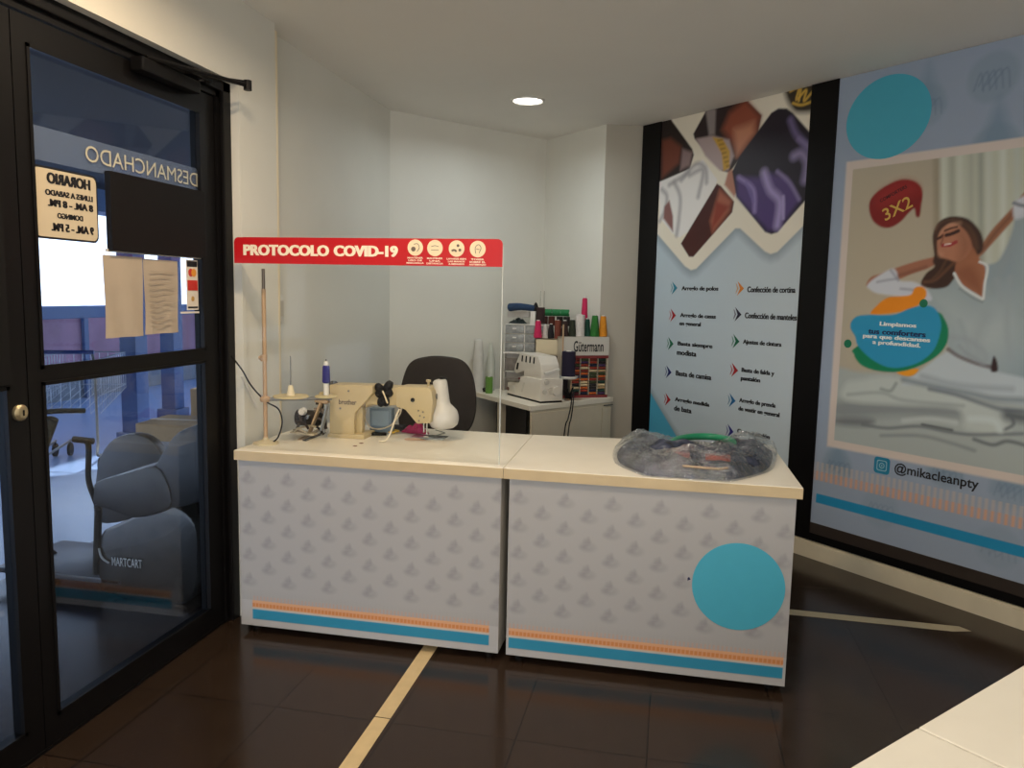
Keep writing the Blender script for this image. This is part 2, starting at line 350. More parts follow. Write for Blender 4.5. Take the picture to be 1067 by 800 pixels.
# --- things on the door glass (y runs to the right seen from inside; the lettering reads from outside)
GX = -2.012
def gmap(off): return lambda x, z, h: Vector((GX+off+h*.0006, -x, z))     # mirrored: text x = -y
def rrect(y0, y1, z0, z1, r, n=5):
    out = []
    for cx, cz, a in ((y1-r, z1-r, 0), (y0+r, z1-r, 90), (y0+r, z0+r, 180), (y1-r, z0+r, 270)):
        for k in range(n+1): t = math.radians(a+90*k/n); out.append((cx+r*math.cos(t), cz+r*math.sin(t)))
    return out
def yzprism(mb, pts, x0, x1, bev=0.):
    return mb.prism(pts, x0, x1, Matrix(((0, 0, 1, 0), (1, 0, 0, 0), (0, 1, 0, 0), (0, 0, 0, 1))), bev)
MB().box(-2.0165, 2.150, 1.955, -2.0150, 3.062, 2.062).build('x', filmmat('frosted_band', (120, 138, 168), .30), None)
band = bpy.data.objects['x']; band.name = 'window_band'; tag(band, 'translucent grey band across the upper glass of the door', 'window sticker')
lt = MB(); add_text(lt, 'DESMANCHADO', -3.055, -2.405, 1.984, 2.040, gmap(.001), .0)
lo = lt.build('lettering', mat('pale_letters', (190, 186, 165), .5, emit=0), band); lo['label'] = 'pale mirrored letters'
hs = thing('opening_hours_sign', (GX+.002, 2.31, 1.71), 0, 'cream opening hours sign with black border, mirrored text, on the glass', 'sign')
yzprism(MB(), rrect(2.162, 2.452, 1.706, 1.938, .025), GX+.001, GX+.004).build('border', INK, hs, W=True)
yzprism(MB(), rrect(2.169, 2.445, 1.713, 1.931, .02), GX+.004, GX+.0052).build('board', mat('cream_board', (204, 191, 165), .5, noise=.02), hs, W=True)
g = gmap(.0055)
for l_, a_, b_, z0_, z1_ in (('HORARIO', -2.415, -2.225, 1.885, 1.921), ('LUNES A SABADO', -2.425, -2.215, 1.847, 1.866), ('8 AM. - 8 PM.', -2.425, -2.225, 1.812, 1.836), ('DOMINGO', -2.375, -2.262, 1.776, 1.794), ('9 AM. - 5 PM.', -2.425, -2.235, 1.733, 1.760)):
    FAKEB = (-.09, -.03, .03, .09); t = MB(); add_text(t, l_, a_, b_, z0_, z1_, g, .02); FAKEB = None; t.build('text_line', INK, hs, W=True)
bs = thing('blackout_board', (-1.995, 2.78, 1.68), 0, 'black rectangular board fixed to the door glass', 'board')
MB().box(-2.010, 2.492, 1.684, -1.985, 3.068, 1.966, bev=.003).build('panel', mat('black_board', (16, 13, 13), .6, noise=.08, spec=.2), bs, W=True)
MB().box(-2.012, 2.485, 1.680, -2.004, 3.062, 1.690).build('backing_strip', OFFW, bs, W=True)
PAPER = mat('notice_paper', (180, 166, 148), .8, noise=.05, scale=8)
def sheetpaper(y0, y1, z0, z1, label, lines):
    r = thing('paper_notice', (GX+.002, (y0+y1)/2, z0), 0, label, 'paper')
    m = MB(); n = 8; vs = []; fs = []
    for j in range(n+1):
        for i in range(n+1):
            y = y0+(y1-y0)*i/n; z = z0+(z1-z0)*j/n; vs.append((GX+.004+.006*math.sin(i*1.3+j*.4)*(1-j/n)+.004, y, z))
    for j in range(n):
        for i in range(n): a = j*(n+1)+i; fs.append((a, a+1, a+n+2, a+n+1))
    k = len(vs); vs += [(v[0]-.001, v[1], v[2]) for v in vs]; fs += [tuple(q+k for q in f[::-1]) for f in list(fs)]
    m.add(vs, fs); m.build('sheet', PAPER, r, True, W=True)
    if lines:
        m = MB()
        for k in range(11): z = z1-.05-k*.021; m.box(GX+.0145, y0+.03, z, GX+.015, y1-.03-.03*(k % 3), z+.004)
        m.build('text_lines', mat('faint_text', (168, 156, 140), .8), r, W=True)
sheetpaper(2.462, 2.674, 1.368, 1.668, 'plain sheet of paper on the door glass, left of two', False)
sheetpaper(2.679, 2.892, 1.372, 1.664, 'sheet with faint text lines on the door glass, right of two', True)
cs = thing('card_stickers', (GX+.002, 2.98, 1.46), 0, 'white strip of payment card stickers at the door edge', 'sticker')
MB().box(GX, 2.960, 1.462, GX+.002, 3.040, 1.674).build('strip', mat('sticker_white', (225, 215, 200), .5), cs, W=True)
for z0_, z1_ in ((1.645, 1.668), (1.470, 1.477)): MB().box(GX+.002, 2.966, z0_, GX+.003, 3.034, z1_).build('dark_mark', INK, cs, W=True)
m = MB(); m.lathe([(.017, 0), (.017, .001), (0, .001)], (GX+.002, 2.990, 1.620), 20, axis=(1, 0, 0)); m.build('red_circle', mat('sticker_red', (200, 50, 40), .5), cs, W=True)
m = MB(); m.lathe([(.017, 0), (.017, .001), (0, .001)], (GX+.0028, 3.010, 1.620), 20, axis=(1, 0, 0)); m.build('orange_circle', mat('sticker_orange', (226, 150, 50), .5), cs, W=True)
m = MB(); m.box(GX+.002, 2.966, 1.545, GX+.003, 3.036, 1.588); m.build('red_label', mat('sticker_red', (200, 50, 40), .5), cs, W=True)
m = MB(); m.lathe([(.012, 0), (.012, .001), (0, .001)], (GX+.002, 3.0, 1.510), 6, axis=(1, 0, 0)); m.build('gold_mark', mat('sticker_gold', (190, 150, 80), .5), cs, W=True)
MB().box(GX, 2.915, 1.448, GX+.0015, 3.045, 1.456).build('thin_strip', mat('sticker_white', (225, 215, 200), .5), cs, W=True)

# ================================================================== counters
Z1, Z0 = .845, .800; CY = 3.098
def fy(off): return lambda x, z, h: Vector((x, -off-h*.0005, z))
def counter_sheet(wd, z0, z1, seed, margin):
    s = Sheet(0, wd, z0, z1, .0042, (176, 174, 172)); px, pz = .123, .118
    j = 0; 
    for i in range(-1, int(wd/(px*.78))+2):
        x = .045+i*px*.78
        for k in range(-1, 12):
            z = z0+.215+k*pz+(pz/2 if i % 2 else 0)
            if z > z1-.02 or z < z0+.16: continue
            g = (146, 144, 146)
            s.ell(x, z-.010, .030, .018, g, .018, .52); s.ell(x+.006, z-.006, .013, .008, (174, 172, 171), .010, .6)
            s.ell(x-.004, z+.010, .015, .016, g, .014, .5); s.line([(x+.006, z+.008), (x+.002, z+.030)], .008, g, .009, .45); s.ell(x-.018, z-.012, .014, .009, g, .009, .35); s.line([(x-.02, z+.002), (x+.02, z+.006)], .004, (170, 168, 168), .004, .5)
    # fade above the orange strip, orange checks, blue band
    s.blend(np.clip(1-(s.Z-(z0+.10))/.075, 0, 1)*(s.Z > z0+.09)*.30*(.6+.4*((s.X*110) % 2 > 1)), (150, 150, 146))
    xs0, xs1 = margin, wd-margin*.7
    m = (s.X > xs0) & (s.X < xs1); o = m & (s.Z > z0+.087) & (s.Z < z0+.118)
    s.C[o] = lin((222, 168, 128)); chk = o & ((s.X % .0168) > .0055) & (s.Z > z0+.091) & (s.Z < z0+.108); s.C[chk] = lin((212, 138, 84))
    chk = m & (s.Z > z0+.118) & (s.Z < z0+.140) & ((s.X % .0168) > .0084); s.C[chk] = s.C[chk]*.72+np.array(lin((222, 150, 100)))*.28
    b = m & (s.Z > z0+.032) & (s.Z < z0+.077); s.C[b] = lin((52, 142, 174))
    s.C[(~m) & (s.Z < z0+.118)] = lin((184, 182, 180)); s.C[s.Z < z0+.028] = lin((186, 184, 182)); s.C[(s.Z > z0+.077) & (s.Z < z0+.087) & m] = lin((198, 192, 184))
    return s
def counter(x0, x1, y1, label, foot):
    r = thing('counter', (x0, CY, 0), 0, label, 'counter')
    wd = x1-x0; dp = y1-CY
    b = MB(); b.box(.005, .004, .035, wd-.005, .022, Z0); b.box(.0, .0, .035, .018, dp-.03, Z0); b.box(wd-.018, 0, .035, wd, dp-.03, Z0)
    b.box(.018, .022, .035, wd-.018, dp-.25, .053); b.build('carcass', PANELW, r)
    for fx in (.05, wd-.05):
        for fyy in (.05, dp-.1): MB().cyl((fx, fyy, 0), (fx, fyy, .036), .018).build('foot', BLACKM, r)
    return r
cA = counter(-1.868, -.667, 3.87, 'white printed reception counter by the glass door, clear screen on top', 0)
s = counter_sheet(1.201, .035, .798, 1, .055); s.build('printed_front', PRINTC, cA, fy(.0015))
at_ = MB(); at_.prism([(-.014, -.012), (1.2105, -.012), (1.1925, .782), (-.014, .782)], Z0, Z1, bev=.003); at_.build('worktop', LAM, cA)
MB().box(-.0142, -.0145, Z0+.001, 1.2105, -.012, Z1-.002).build('edge_band', LAMEDGE, cA)
cB = counter(-.632, .500, 3.96, 'white printed reception counter at right, teal disc on its front', 0)
s = counter_sheet(1.132, .035, .798, 2, .012); s.build('printed_front', PRINTC, cB, fy(.0015))
bt = MB(); bt.prism([(-.0235, -.012), (1.152, -.012), (1.142, .885), (-.0415, .785)], Z0, Z1, bev=.003); bt.build('worktop', LAM, cB)
MB().box(-.0235, -.0145, Z0+.001, 1.152, -.012, Z1-.002).build('edge_band', LAMEDGE, cB)
c = aty(769, 611, CY); m = MB(); m.lathe([(.178, 0), (.178, .0012), (0, .0012)], (c[0], CY-.0022, c[2]), 64, axis=(0, -1, 0)); m.build('round_emblem', TEAL, cB, W=True)['label'] = 'plain teal disc'
m = MB(); m.prism([(0, 0), (.012, .006), (.006, .016), (0, .012)], 0, .001, Matrix.Translation((c[0]-.196, CY-.002, c[2]+.006)) @ Matrix.Rotation(PI/2, 4, 'X')); m.build('logo_tip', mat('navy', (28, 34, 80), .5), cB, W=True)
# far side of the photographer's counter, turned 45 degrees
def near(x0, x1, label):
    r = thing('customer_counter', (.298, 1.21, 0), math.radians(47), label, 'counter'); dpt = .42
    MB().box(x0, -dpt, Z0, x1, 0, Z1, bev=.003).build('worktop', LAM, r)
    b = MB(); b.box(x0+.02, -dpt+.02, .04, x1-.02, -.02, .06); b.box(x0+.02, -.04, .04, x1-.02, -.02, Z0); b.box(x0+.02, -dpt+.02, .04, x0+.04, -.02, Z0); b.box(x1-.04, -dpt+.02, .04, x1-.02, -.02, Z0); b.build('carcass', PANELW, r)
    for a in (x0+.06, x1-.06):
        for q in (-.07, -dpt+.07): MB().cyl((a, q, 0), (a, q, .042), .02).build('foot', BLACKM, r)
near(-.25, .2035, 'cream counter top nearest the camera, left of the seam'); near(.2065, 1.25, 'cream counter top nearest the camera, right of the seam')

# ================================================================== clear screen with the red banner
ac = thing('sneeze_guard', (-1.28, 3.135, Z1), 0, 'clear acrylic screen with red COVID-19 protocol banner on the counter', 'screen')
AY = 3.135; ACR = clearmat('acrylic', (.99, .995, .99), .0, .03, fres=1.25)
p = lambda x, y: aty(x, y, AY)
a, b2, c2, d = p(244, 247), p(522, 249.5), p(521.5, 484), p(244, 274)
ax0, ax1 = a[0], (b2[0]+c2[0])/2; ztop = a[2]
yp = lambda mb, pts, y0, y1: mb.prism(pts, y0, y1, Matrix(((1, 0, 0, 0), (0, 0, 1, 0), (0, 1, 0, 0), (0, 0, 0, 1))))
yp(MB(), [(ax0, Z1), (ax1, Z1)]+rrect(ax0, ax1, Z1+.5, ztop, .022)[:12], AY, AY+.004).build('acrylic_sheet', ACR, ac, W=True)
MB().box(ax1, AY-.001, Z1, ax1+.004, AY+.005, ztop-.025).build('right_edge', mat('acrylic_edge', (200, 205, 200), .3), ac, W=True)
zb = 1.668
bp = rrect(ax0, ax1, zb-.1, ztop, .022); bp = [q if q[1] > zb else (q[0], zb) for q in bp]
MB(); ban = yp(MB(), bp, AY-.003, AY-.001).build('banner', REDV, ac, W=True)
sc = lambda x, z, h: Vector((x, AY-.0035-h*.0003, z))
def pz(x, y): q = p(x, y); return q[0], q[2]
x0, z0 = pz(254.5, 266.0); x1, _z = pz(414.5, 260); z1 = pz(254.5, 254.6)[1]; xm_ = x0+(x1-x0)*.563; xn_ = x0+(x1-x0)*.598
for w_t, xa_, xb_ in (('PROTOCOLO', x0, xm_), ('COVID-19', xn_, x1)): t = MB(); FAKEB = (-.05, .05); add_text(t, w_t, xa_, xb_, z0, z1, sc, .03); FAKEB = None; t.build('heading_word', mat('banner_white', (250, 238, 214), .5, noise=.01), ban, W=True)
t = MB()
small = [('MANTENER', 'USO DE', 'MASCARILLA'), ('MANTENER', 'UNA', 'DISTANCIA'), ('LAVARSE BIEN', 'LAS MANOS', 'A MENUDO'), ('TOSER', 'SOBRE EL', 'ANTEBRAZO')]
ic = [(433, 258), (453.5, 258.5), (476, 259), (498, 259.5)]
disc = MB(); glyph = MB()
for (ix, iy), ls in zip(ic, small):
    cx, cz = pz(ix, iy); disc.lathe([(.0335, 0), (.0335, .0008), (0, .0008)], (cx, AY-.0032, cz), 32, axis=(0, -1, 0))
    for k, l in enumerate(ls):
        wdt = .018+.0018*len(l)*1.1; add_text(t, l, cx-wdt, cx+wdt, cz-.0455-k*.0105, cz-.0385-k*.0105, sc, .03)
g = lambda x, z, r, rz=None: glyph.lathe([(r, 0), (r, .0004), (0, .0004)], (x, AY-.0042, z), 16, axis=(0, -1, 0))
glyph = MB(); cx, cz = pz(*ic[0]); g(cx-.008, cz-.006, .010); glyph.tube([(cx-.006, AY-.0043, cz+.014), (cx+.010, AY-.0043, cz+.016), (cx+.018, AY-.0043, cz), (cx+.008, AY-.0043, cz-.016)], .0013, 5); glyph.build('icon_drawing', mat('icon_grey', (110, 96, 84), .5), ban, W=True)
glyph = MB(); cx, cz = pz(*ic[1]); glyph.tube([(cx-.016, AY-.0043, cz+.006), (cx, AY-.0043, cz+.010), (cx+.016, AY-.0043, cz+.006)], .0011, 5); glyph.tube([(cx-.016, AY-.0043, cz-.008), (cx+.016, AY-.0043, cz-.008)], .0011, 5); glyph.build('icon_drawing', mat('icon_grey', (110, 96, 84), .5), ban, W=True)
glyph = MB(); cx, cz = pz(*ic[2]); g(cx+.006, cz+.012, .006); g(cx+.014, cz-.006, .006); glyph.tube([(cx-.020, AY-.0043, cz-.008), (cx-.008, AY-.0043, cz-.006), (cx, AY-.0043, cz-.012)], .004, 6); glyph.build('icon_drawing', mat('icon_grey', (110, 96, 84), .5), ban, W=True)
glyph = MB(); cx, cz = pz(*ic[3]); glyph.tube([(cx-.008, AY-.0043, cz-.018), (cx-.010, AY-.0043, cz+.006), (cx+.004, AY-.0043, cz+.018), (cx+.014, AY-.0043, cz+.004), (cx+.006, AY-.0043, cz-.016)], .0013, 5); glyph.tube([(cx-.006, AY-.0043, cz), (cx+.008, AY-.0043, cz-.002)], .0012, 5); glyph.build('icon_drawing', mat('icon_grey', (110, 96, 84), .5), ban, W=True)
t.build('small_print', mat('banner_white', (250, 238, 214), .5, noise=.01), ban, W=True)
disc.build('icon_discs', mat('icon_cream', (245, 226, 190), .5, noise=.01), ban, W=True)

# ================================================================== posters
frame = thing('poster_display_frame', tuple(pw(-3.0, .112)), -PI/4, 'tall black frame holding the two wall posters', 'frame')
m = MB(); pbox(m, -4.44, .0, .114, CZ-.002, .001, .020); m.build('backboard', BLACKM, frame, W=True)
FR = mat('poster_frame_black', (11, 10, 11), .4, noise=.1, spec=.2)
for a, b in ((-4.452, -4.262), (-3.012, -2.832)):
    m = MB(); pbox(m, a, b, .16, CZ-.002, .020, .033); m.build('upright', FR, frame, W=True)
m = MB(); pbox(m, -4.452, 0, .114, .16, .020, .033); m.build('bottom_rail', FR, frame, W=True)
m = MB(); pbox(m, -2.832, 0, .16, .225, .020, .030); m.build('lower_band', mat('frame_highlight', (52, 44, 40), .4), frame, W=True)  # brown-grey highlight of the black frame, put into the colour
m = MB(); pbox(m, -1.02, 0, .225, CZ-.002, .020, .033); m.build('side_panel', FR, frame, W=True)
SP = .026
def sp(x, y):                                      # photo point -> (s, z) on the poster wall
    q = onp(x, y, (1, 1, 0), 5.75+(.03-SP)*2*T2); return ((q[0]-q[1])*T2, q[2])
def poster(s0, s1, z0, label):
    r = thing('wall_poster', tuple(pw(s0, z0, .022)), -PI/4, label, 'poster')
    return r, (lambda off: (lambda s, z, h: Vector((s-s0, -off-h*.0004, z-z0))))
# ---- poster 1: alterations price-list
S0, S1 = -4.262, -3.012
r1, f1 = poster(S0, S1, .16, 'tall poster listing alterations beside arrows, fabric photos on top')
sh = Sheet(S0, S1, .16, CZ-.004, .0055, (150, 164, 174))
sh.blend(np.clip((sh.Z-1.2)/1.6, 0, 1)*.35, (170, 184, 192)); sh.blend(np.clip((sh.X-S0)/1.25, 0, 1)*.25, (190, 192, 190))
z1p = lambda X, Y: sp(660+X/4, 80+Y/4)
white = [z1p(*q) for q in ((104, -60), (100, 655), (215, 790), (240, 806), (262, 800), (425, 632), (445, 632), (548, 728), (572, 739), (600, 730), (730, 600), (790, -60))]
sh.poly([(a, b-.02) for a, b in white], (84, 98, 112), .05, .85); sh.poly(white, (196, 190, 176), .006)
def zz(pts, col, soft=.006, al=1., cur=False): sh.poly([z1p(*q) for q in pts], col, soft, al, cur)
zz([(60, 60), (155, 175), (245, 300), (252, 325), (235, 385), (108, 445), (60, 470)], (26, 16, 16)); zz([(120, 265), (155, 255), (200, 290), (190, 360), (120, 420)], (96, 48, 34), .02); zz([(205, 300), (245, 315), (235, 370), (195, 390)], (120, 100, 100), .015)
zz([(250, 238), (320, 110), (420, 60), (470, 95), (535, 160), (520, 230), (412, 385), (400, 400), (370, 392), (255, 258)], (36, 24, 26)); zz([(400, 150), (470, 95), (530, 165), (515, 230), (440, 330), (400, 260), (370, 220)], (124, 64, 46), .03); zz([(420, 220), (500, 190), (505, 235), (430, 330)], (176, 124, 98), .03, .8)
zz([(300, 130), (345, 120), (340, 240), (315, 245)], (120, 112, 112), .012); zz([(262, 258), (330, 245), (400, 262), (420, 330), (395, 390), (360, 390), (300, 330)], (148, 132, 132), .01)
zz([(330, 252), (372, 258), (402, 310), (400, 380), (375, 392), (368, 320)], (168, 132, 48), .008); 
for k in range(7): zz([(350+k*6, 262+k*18), (372+k*5, 258+k*18), (374+k*5, 264+k*18), (352+k*6, 270+k*18)], (110, 80, 24), .006, .7)
zz([(395, 395), (412, 385), (436, 410), (432, 480), (420, 500), (380, 450)], (150, 104, 88), .01)
zz([(104, 440), (240, 382), (290, 345), (350, 430), (300, 600), (192, 670), (160, 650), (112, 590)], (196, 194, 192), .006)
for q in ([(120, 470), (140, 500), (130, 560), (110, 600)], [(170, 440), (195, 500), (190, 590), (180, 660)], [(200, 430), (260, 365), (300, 380), (305, 440)], [(235, 410), (290, 390), (270, 500)], [(150, 450), (230, 400)]): sh.line([z1p(*v) for v in q], .028, (132, 130, 134), .03, .8)
zz([(130, 540), (150, 515), (165, 580), (165, 645), (125, 590)], (112, 76, 74), .01)
zz([(348, 445), (365, 455), (420, 520), (412, 565), (250, 750), (232, 750), (198, 695)], (58, 22, 20), .005); zz([(360, 470), (410, 515), (400, 560), (330, 650), (320, 600)], (146, 84, 64), .02, .9); zz([(345, 520), (400, 540), (325, 640)], (110, 36, 26), .015, .8)
zz([(412, 395), (440, 335), (575, 150), (605, 132), (640, 132), (665, 150), (748, 245), (748, 480), (600, 648), (575, 656), (548, 646), (430, 500)], (26, 20, 32))
zz([(430, 415), (520, 420), (560, 400), (640, 420), (690, 520), (600, 640), (560, 640), (432, 500)], (66, 50, 98), .02)
for q, cc, wd_ in (([(440, 420), (500, 470), (505, 560)], (132, 118, 168), .03), ([(545, 400), (570, 470), (610, 520), (600, 620)], (152, 140, 184), .05), ([(600, 395), (650, 440), (690, 510)], (120, 108, 150), .025), ([(625, 500), (625, 590)], (150, 138, 180), .02), ([(655, 180), (680, 240), (735, 300)], (100, 90, 130), .04), ([(670, 330), (700, 320), (725, 360), (715, 430)], (132, 122, 160), .05), ([(690, 260), (735, 300), (745, 380)], (112, 102, 140), .03), ([(470, 440), (500, 520)], (100, 88, 140), .02)):
    sh.line([z1p(*v) for v in q], wd_, cc, wd_*.9, .75)
sh.poly([z1p(*q) for q in ((630, 60), (655, 20), (760, 20), (765, 130), (690, 150), (655, 125))], (44, 38, 30), .02, 1, True)
for q in ([(655, 60), (690, 45), (680, 95), (720, 55), (712, 100), (748, 60)], [(665, 110), (700, 118), (740, 105)], [(700, 40), (690, 100)]): sh.line([z1p(*v) for v in q], .016, (186, 152, 66), .01, .85)
sh.poly([sp(674, 400), sp(705, 451), sp(725, 490), sp(672, 490)], (60, 82, 98), .03, .6); sh.poly([sp(670, 396), sp(703.5, 452), sp(722, 490), sp(668, 492)], (62, 138, 168), .006)
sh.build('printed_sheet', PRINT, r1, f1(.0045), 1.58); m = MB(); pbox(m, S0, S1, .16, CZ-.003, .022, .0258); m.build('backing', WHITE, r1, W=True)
rows = [((702, 300), 'te', ['Arreglo de polos'], (38,)), ((700.5, 328.5), 'rd', ['Arreglo de casas', 'en general'], (37, 22)), ((698, 358), 'gn', ['Basta siempre', 'modista'], (36, 20)), ((696, 387.5), 'nv', ['Basta de camisa'], (37,)), ((695, 416), 'rd', ['Arreglo medida', 'de bata'], (36, 18)),
        ((770.5, 300.5), 'or', ['Confección de cortina'], (50,)), ((768, 327.5), 'dk', ['Confección de manteles'], (54,)), ((766, 355.5), 'gn', ['Ajustes de cintura'], (40,)), ((764.5, 385.5), 'rd', ['Basta de falda y', 'pantalón'], (34, 20)), ((762, 417), 'bl', ['Arreglo de prenda', 'de vestir en general'], (38, 43)), ((760, 449), 'vi', ['Corta pantalón', 'requiere manga'], (34, 32))]
acol = {'te': (34, 132, 158), 'rd': (168, 30, 36), 'gn': (12, 104, 74), 'nv': (28, 44, 110), 'or': (218, 130, 40), 'dk': (22, 20, 52), 'bl': (28, 106, 160), 'vi': (38, 40, 130)}
tm = MB()
for (ax_, ay_), ck, ls, ws in rows:
    s_, z_ = sp(ax_, ay_); M0 = lambda q: f1(.0055)(s_+q[0], z_+q[1], 0)
    a = MB(); h = .047
    for sgn, dx, cc in ((1, 0, 0),):
        fr_ = [(-.016, h), (.038, 0), (-.016, -h), (.006, 0)]
        a.add([M0(q) for q in fr_]+[M0(q)+Vector((0, -.0008, 0)) for q in fr_], [(4, 5, 7), (5, 6, 7), (0, 1, 5, 4), (1, 2, 6, 5), (2, 3, 7, 6), (3, 0, 4, 7)])
    a.build('arrow', mat('arrow_'+ck, acol[ck], .5, noise=.01), r1)
    a = MB(); q2 = [(-.030, h*.75), (-.020, h*.55), (-.006, 0), (-.020, -h*.55), (-.030, -h*.75), (-.018, 0)]
    a.add([M0(q) for q in q2]+[M0(q)+Vector((0, -.0006, 0)) for q in q2], [(6, 7, 8, 11), (8, 9, 10, 11)]); a.build('arrow_tail', mat('arrowtail_'+ck, tuple(int(v*.45+190*.55) for v in acol[ck]), .5, noise=.01), r1)
    for k, (l, w_) in enumerate(zip(ls, ws)):
        X0 = ax_+8.5-k*.8; yy = ay_+(.5 if len(ls) == 1 else -.2)+k*8.6+abs(0); s0_, zc = sp(X0, yy); s1_, _ = sp(X0+w_, yy+1)
        FAKEB = (-.05, 0, .05); tm = MB(); add_text(tm, l, s0_, s1_, zc-.022, zc+.016, f1(.0052), .02); FAKEB = None; tm.build('text_line', mat('poster_ink', (16, 20, 28), .5), r1)
# ---- poster 2: comforter cleaning advert
S2, S3 = -2.832, -1.02
r2, f2 = poster(S2, S3, .225, 'tall poster of a stretching woman on a bed, teal disc at top')
sh = Sheet(S2, S3, .225, CZ-.004, .0062, (140, 153, 172))
def logo(x, y, sc_=1., al=.55, cap=True):
    s_, z_ = sp(x, y); g = (108, 132, 152)
    sh.ell(s_, z_, .12*sc_, .12*sc_, (122, 140, 156), .03, al*.7)
    if cap: sh.poly([(s_-.10*sc_, z_-.02), (s_+.10*sc_, z_-.02), (s_, z_+.24*sc_)], g, .03, al*.8)
    for k in range(5): sh.line([(s_-.085*sc_+k*.02, z_-.05*sc_+.02*(k % 2)), (s_-.06*sc_+k*.03, z_+.03*sc_), (s_-.04*sc_+k*.03, z_-.06*sc_)], .008, (96, 116, 136), .008, al*.6)
for q in ((1035, 80, 1., .9, False), (1037, 155, 1., .9, True), (965, 110, .9, .7, True), (872, 485, .8, .8, True), (985, 490, .8, .7, True), (917, 530, .9, .5, False), (1052, 510, .8, .6, True), (1040, 570, .9, .5, False)): logo(*q)
s_a, z_a = sp(868, 489); 
band = (sh.Z > .488) & (sh.Z < .545); sh.blend(band*np.clip(.55+.45*np.sin(sh.X*2*PI/.032), 0, 1)*.75, (206, 150, 104)); sh.blend(((sh.Z > .545) & (sh.Z < .60)) * (.25+.25*np.sin(sh.X*2*PI/.032)), (190, 170, 150))
mb_ = (sh.Z > .352) & (sh.Z < .405) & (sh.X > S2+.03); sh.C[mb_] = lin((34, 128, 170))
PB = (-2.755, -1.20, .705, 2.345)
bw = .045
sh.poly([(PB[0], PB[2]), (PB[1], PB[2]), (PB[1], PB[3]), (PB[0], PB[3])], (196, 184, 176), .006)
save = sh.C.copy()
def Q(pts, col, soft=.006, al=1., cur=True): sh.poly([sp(*q) for q in pts], col, soft, al, cur)
def Ln(pts, wd_, col, soft=None, al=1.): sh.line([sp(*q) for q in pts], wd_, col, soft or wd_*.7, al)
def A(pts): return [(895+x/5.715, 180+y/5.715) for x, y in pts]
def Bz(pts): return [(870+x/5.416, 290+y/5.416) for x, y in pts]
def Cz(pts): return [(860+x/5.155, 380+y/5.155) for x, y in pts]
Q([(870, 150), (1200, 100), (1200, 520), (860, 500)], (165, 157, 140), .01, 1, False)
Q([(880, 160), (900, 165), (920, 172), (960, 168), (975, 300), (880, 380)], (176, 166, 144), .08, .6)
Q([(977, 140), (1200, 100), (1200, 330), (980, 330)], (178, 182, 166), .02, 1, False)
for x_, c_ in ((983, (196, 200, 188)), (992, (150, 152, 138)), (1000, (192, 196, 184)), (1012, (158, 162, 150)), (1022, (132, 138, 130)), (1030, (186, 192, 184)), (1045, (198, 204, 196)), (1060, (176, 184, 178))): Ln([(x_, 140), (x_+.5, 330)], .022, c_, .03, .8)
Ln([(976, 160), (977, 320)], .02, (128, 112, 88), .04, .7)
# bed
Q([(860, 395), (900, 388), (960, 392), (1000, 400), (1200, 420), (1200, 560), (840, 520)], (158, 166, 164), .015)
Q(Cz([(60, 195), (400, 200), (760, 235), (760, 290), (400, 275), (60, 280)]), (122, 128, 130), .03, .8)
Q(Cz([(60, 285), (250, 290), (230, 330), (60, 320)]), (98, 102, 106), .02, .8)
Q(Cz([(110, 100), (200, 80), (330, 60), (480, 90), (760, 170), (900, 230), (980, 320), (960, 370), (760, 350), (700, 230), (400, 215), (110, 190)]), (176, 184, 180), .02)
# arms
Q(A([(990, 110), (1100, 20), (1150, 60), (1000, 200), (935, 265), (720, 500), (700, 470), (735, 420), (800, 330), (920, 200)]), (150, 104, 78), .006)
Ln(A([(930, 230), (820, 350), (730, 470)]), .02, (110, 70, 52), .02, .7)
Q(A([(45, 660), (75, 620), (130, 600), (210, 570), (330, 530), (430, 505), (470, 500), (470, 530), (420, 565), (320, 600), (235, 635), (150, 650), (60, 680)]), (154, 102, 80), .006)
Ln(A([(100, 640), (240, 610), (400, 560)]), .015, (112, 70, 56), .02, .7)
# torso / shirt
Q(A([(545, 600), (640, 560), (800, 540), (860, 480), (920, 330), (930, 200), (920, 180), (1000, 150), (1300, 100), (1300, 1100), (1180, 1300), (640, 1250), (520, 1000), (400, 850), (330, 700), (420, 690), (500, 640)]), (136, 151, 158), .008)
Q(A([(400, 720), (560, 700), (700, 780), (900, 760), (1000, 900), (900, 1100), (640, 1150), (520, 950)]), (172, 182, 180), .12, .7)
Q(A([(50, 670), (90, 630), (190, 572), (225, 590), (240, 640), (330, 650), (400, 690), (430, 760), (300, 740), (120, 720), (60, 690)]), (190, 194, 202), .008)
for q in ([(110, 650), (160, 640), (230, 630)], [(190, 580), (235, 640)], [(250, 690), (350, 700)]): Ln(A(q), .014, (140, 144, 158), .012, .7)
Q(A([(920, 190), (960, 150), (1080, 100), (1090, 200), (940, 280)]), (190, 194, 202), .008); Ln(A([(925, 180), (990, 195), (1060, 150)]), .016, (120, 124, 134), .012)
Ln(A([(960, 300), (900, 450), (850, 560), (800, 700)]), .03, (140, 150, 152), .05, .6); Ln(A([(1010, 300), (980, 560), (990, 800)]), .05, (150, 162, 164), .08, .6); Ln(A([(760, 850), (700, 1000), (720, 1150)]), .04, (146, 156, 160), .06, .6)
for q in ([(600, 880), (650, 1050), (640, 1200)], [(900, 620), (880, 900), (900, 1100)], [(820, 640), (850, 760)]): Ln(A(q), .022, (148, 158, 162), .03, .7)
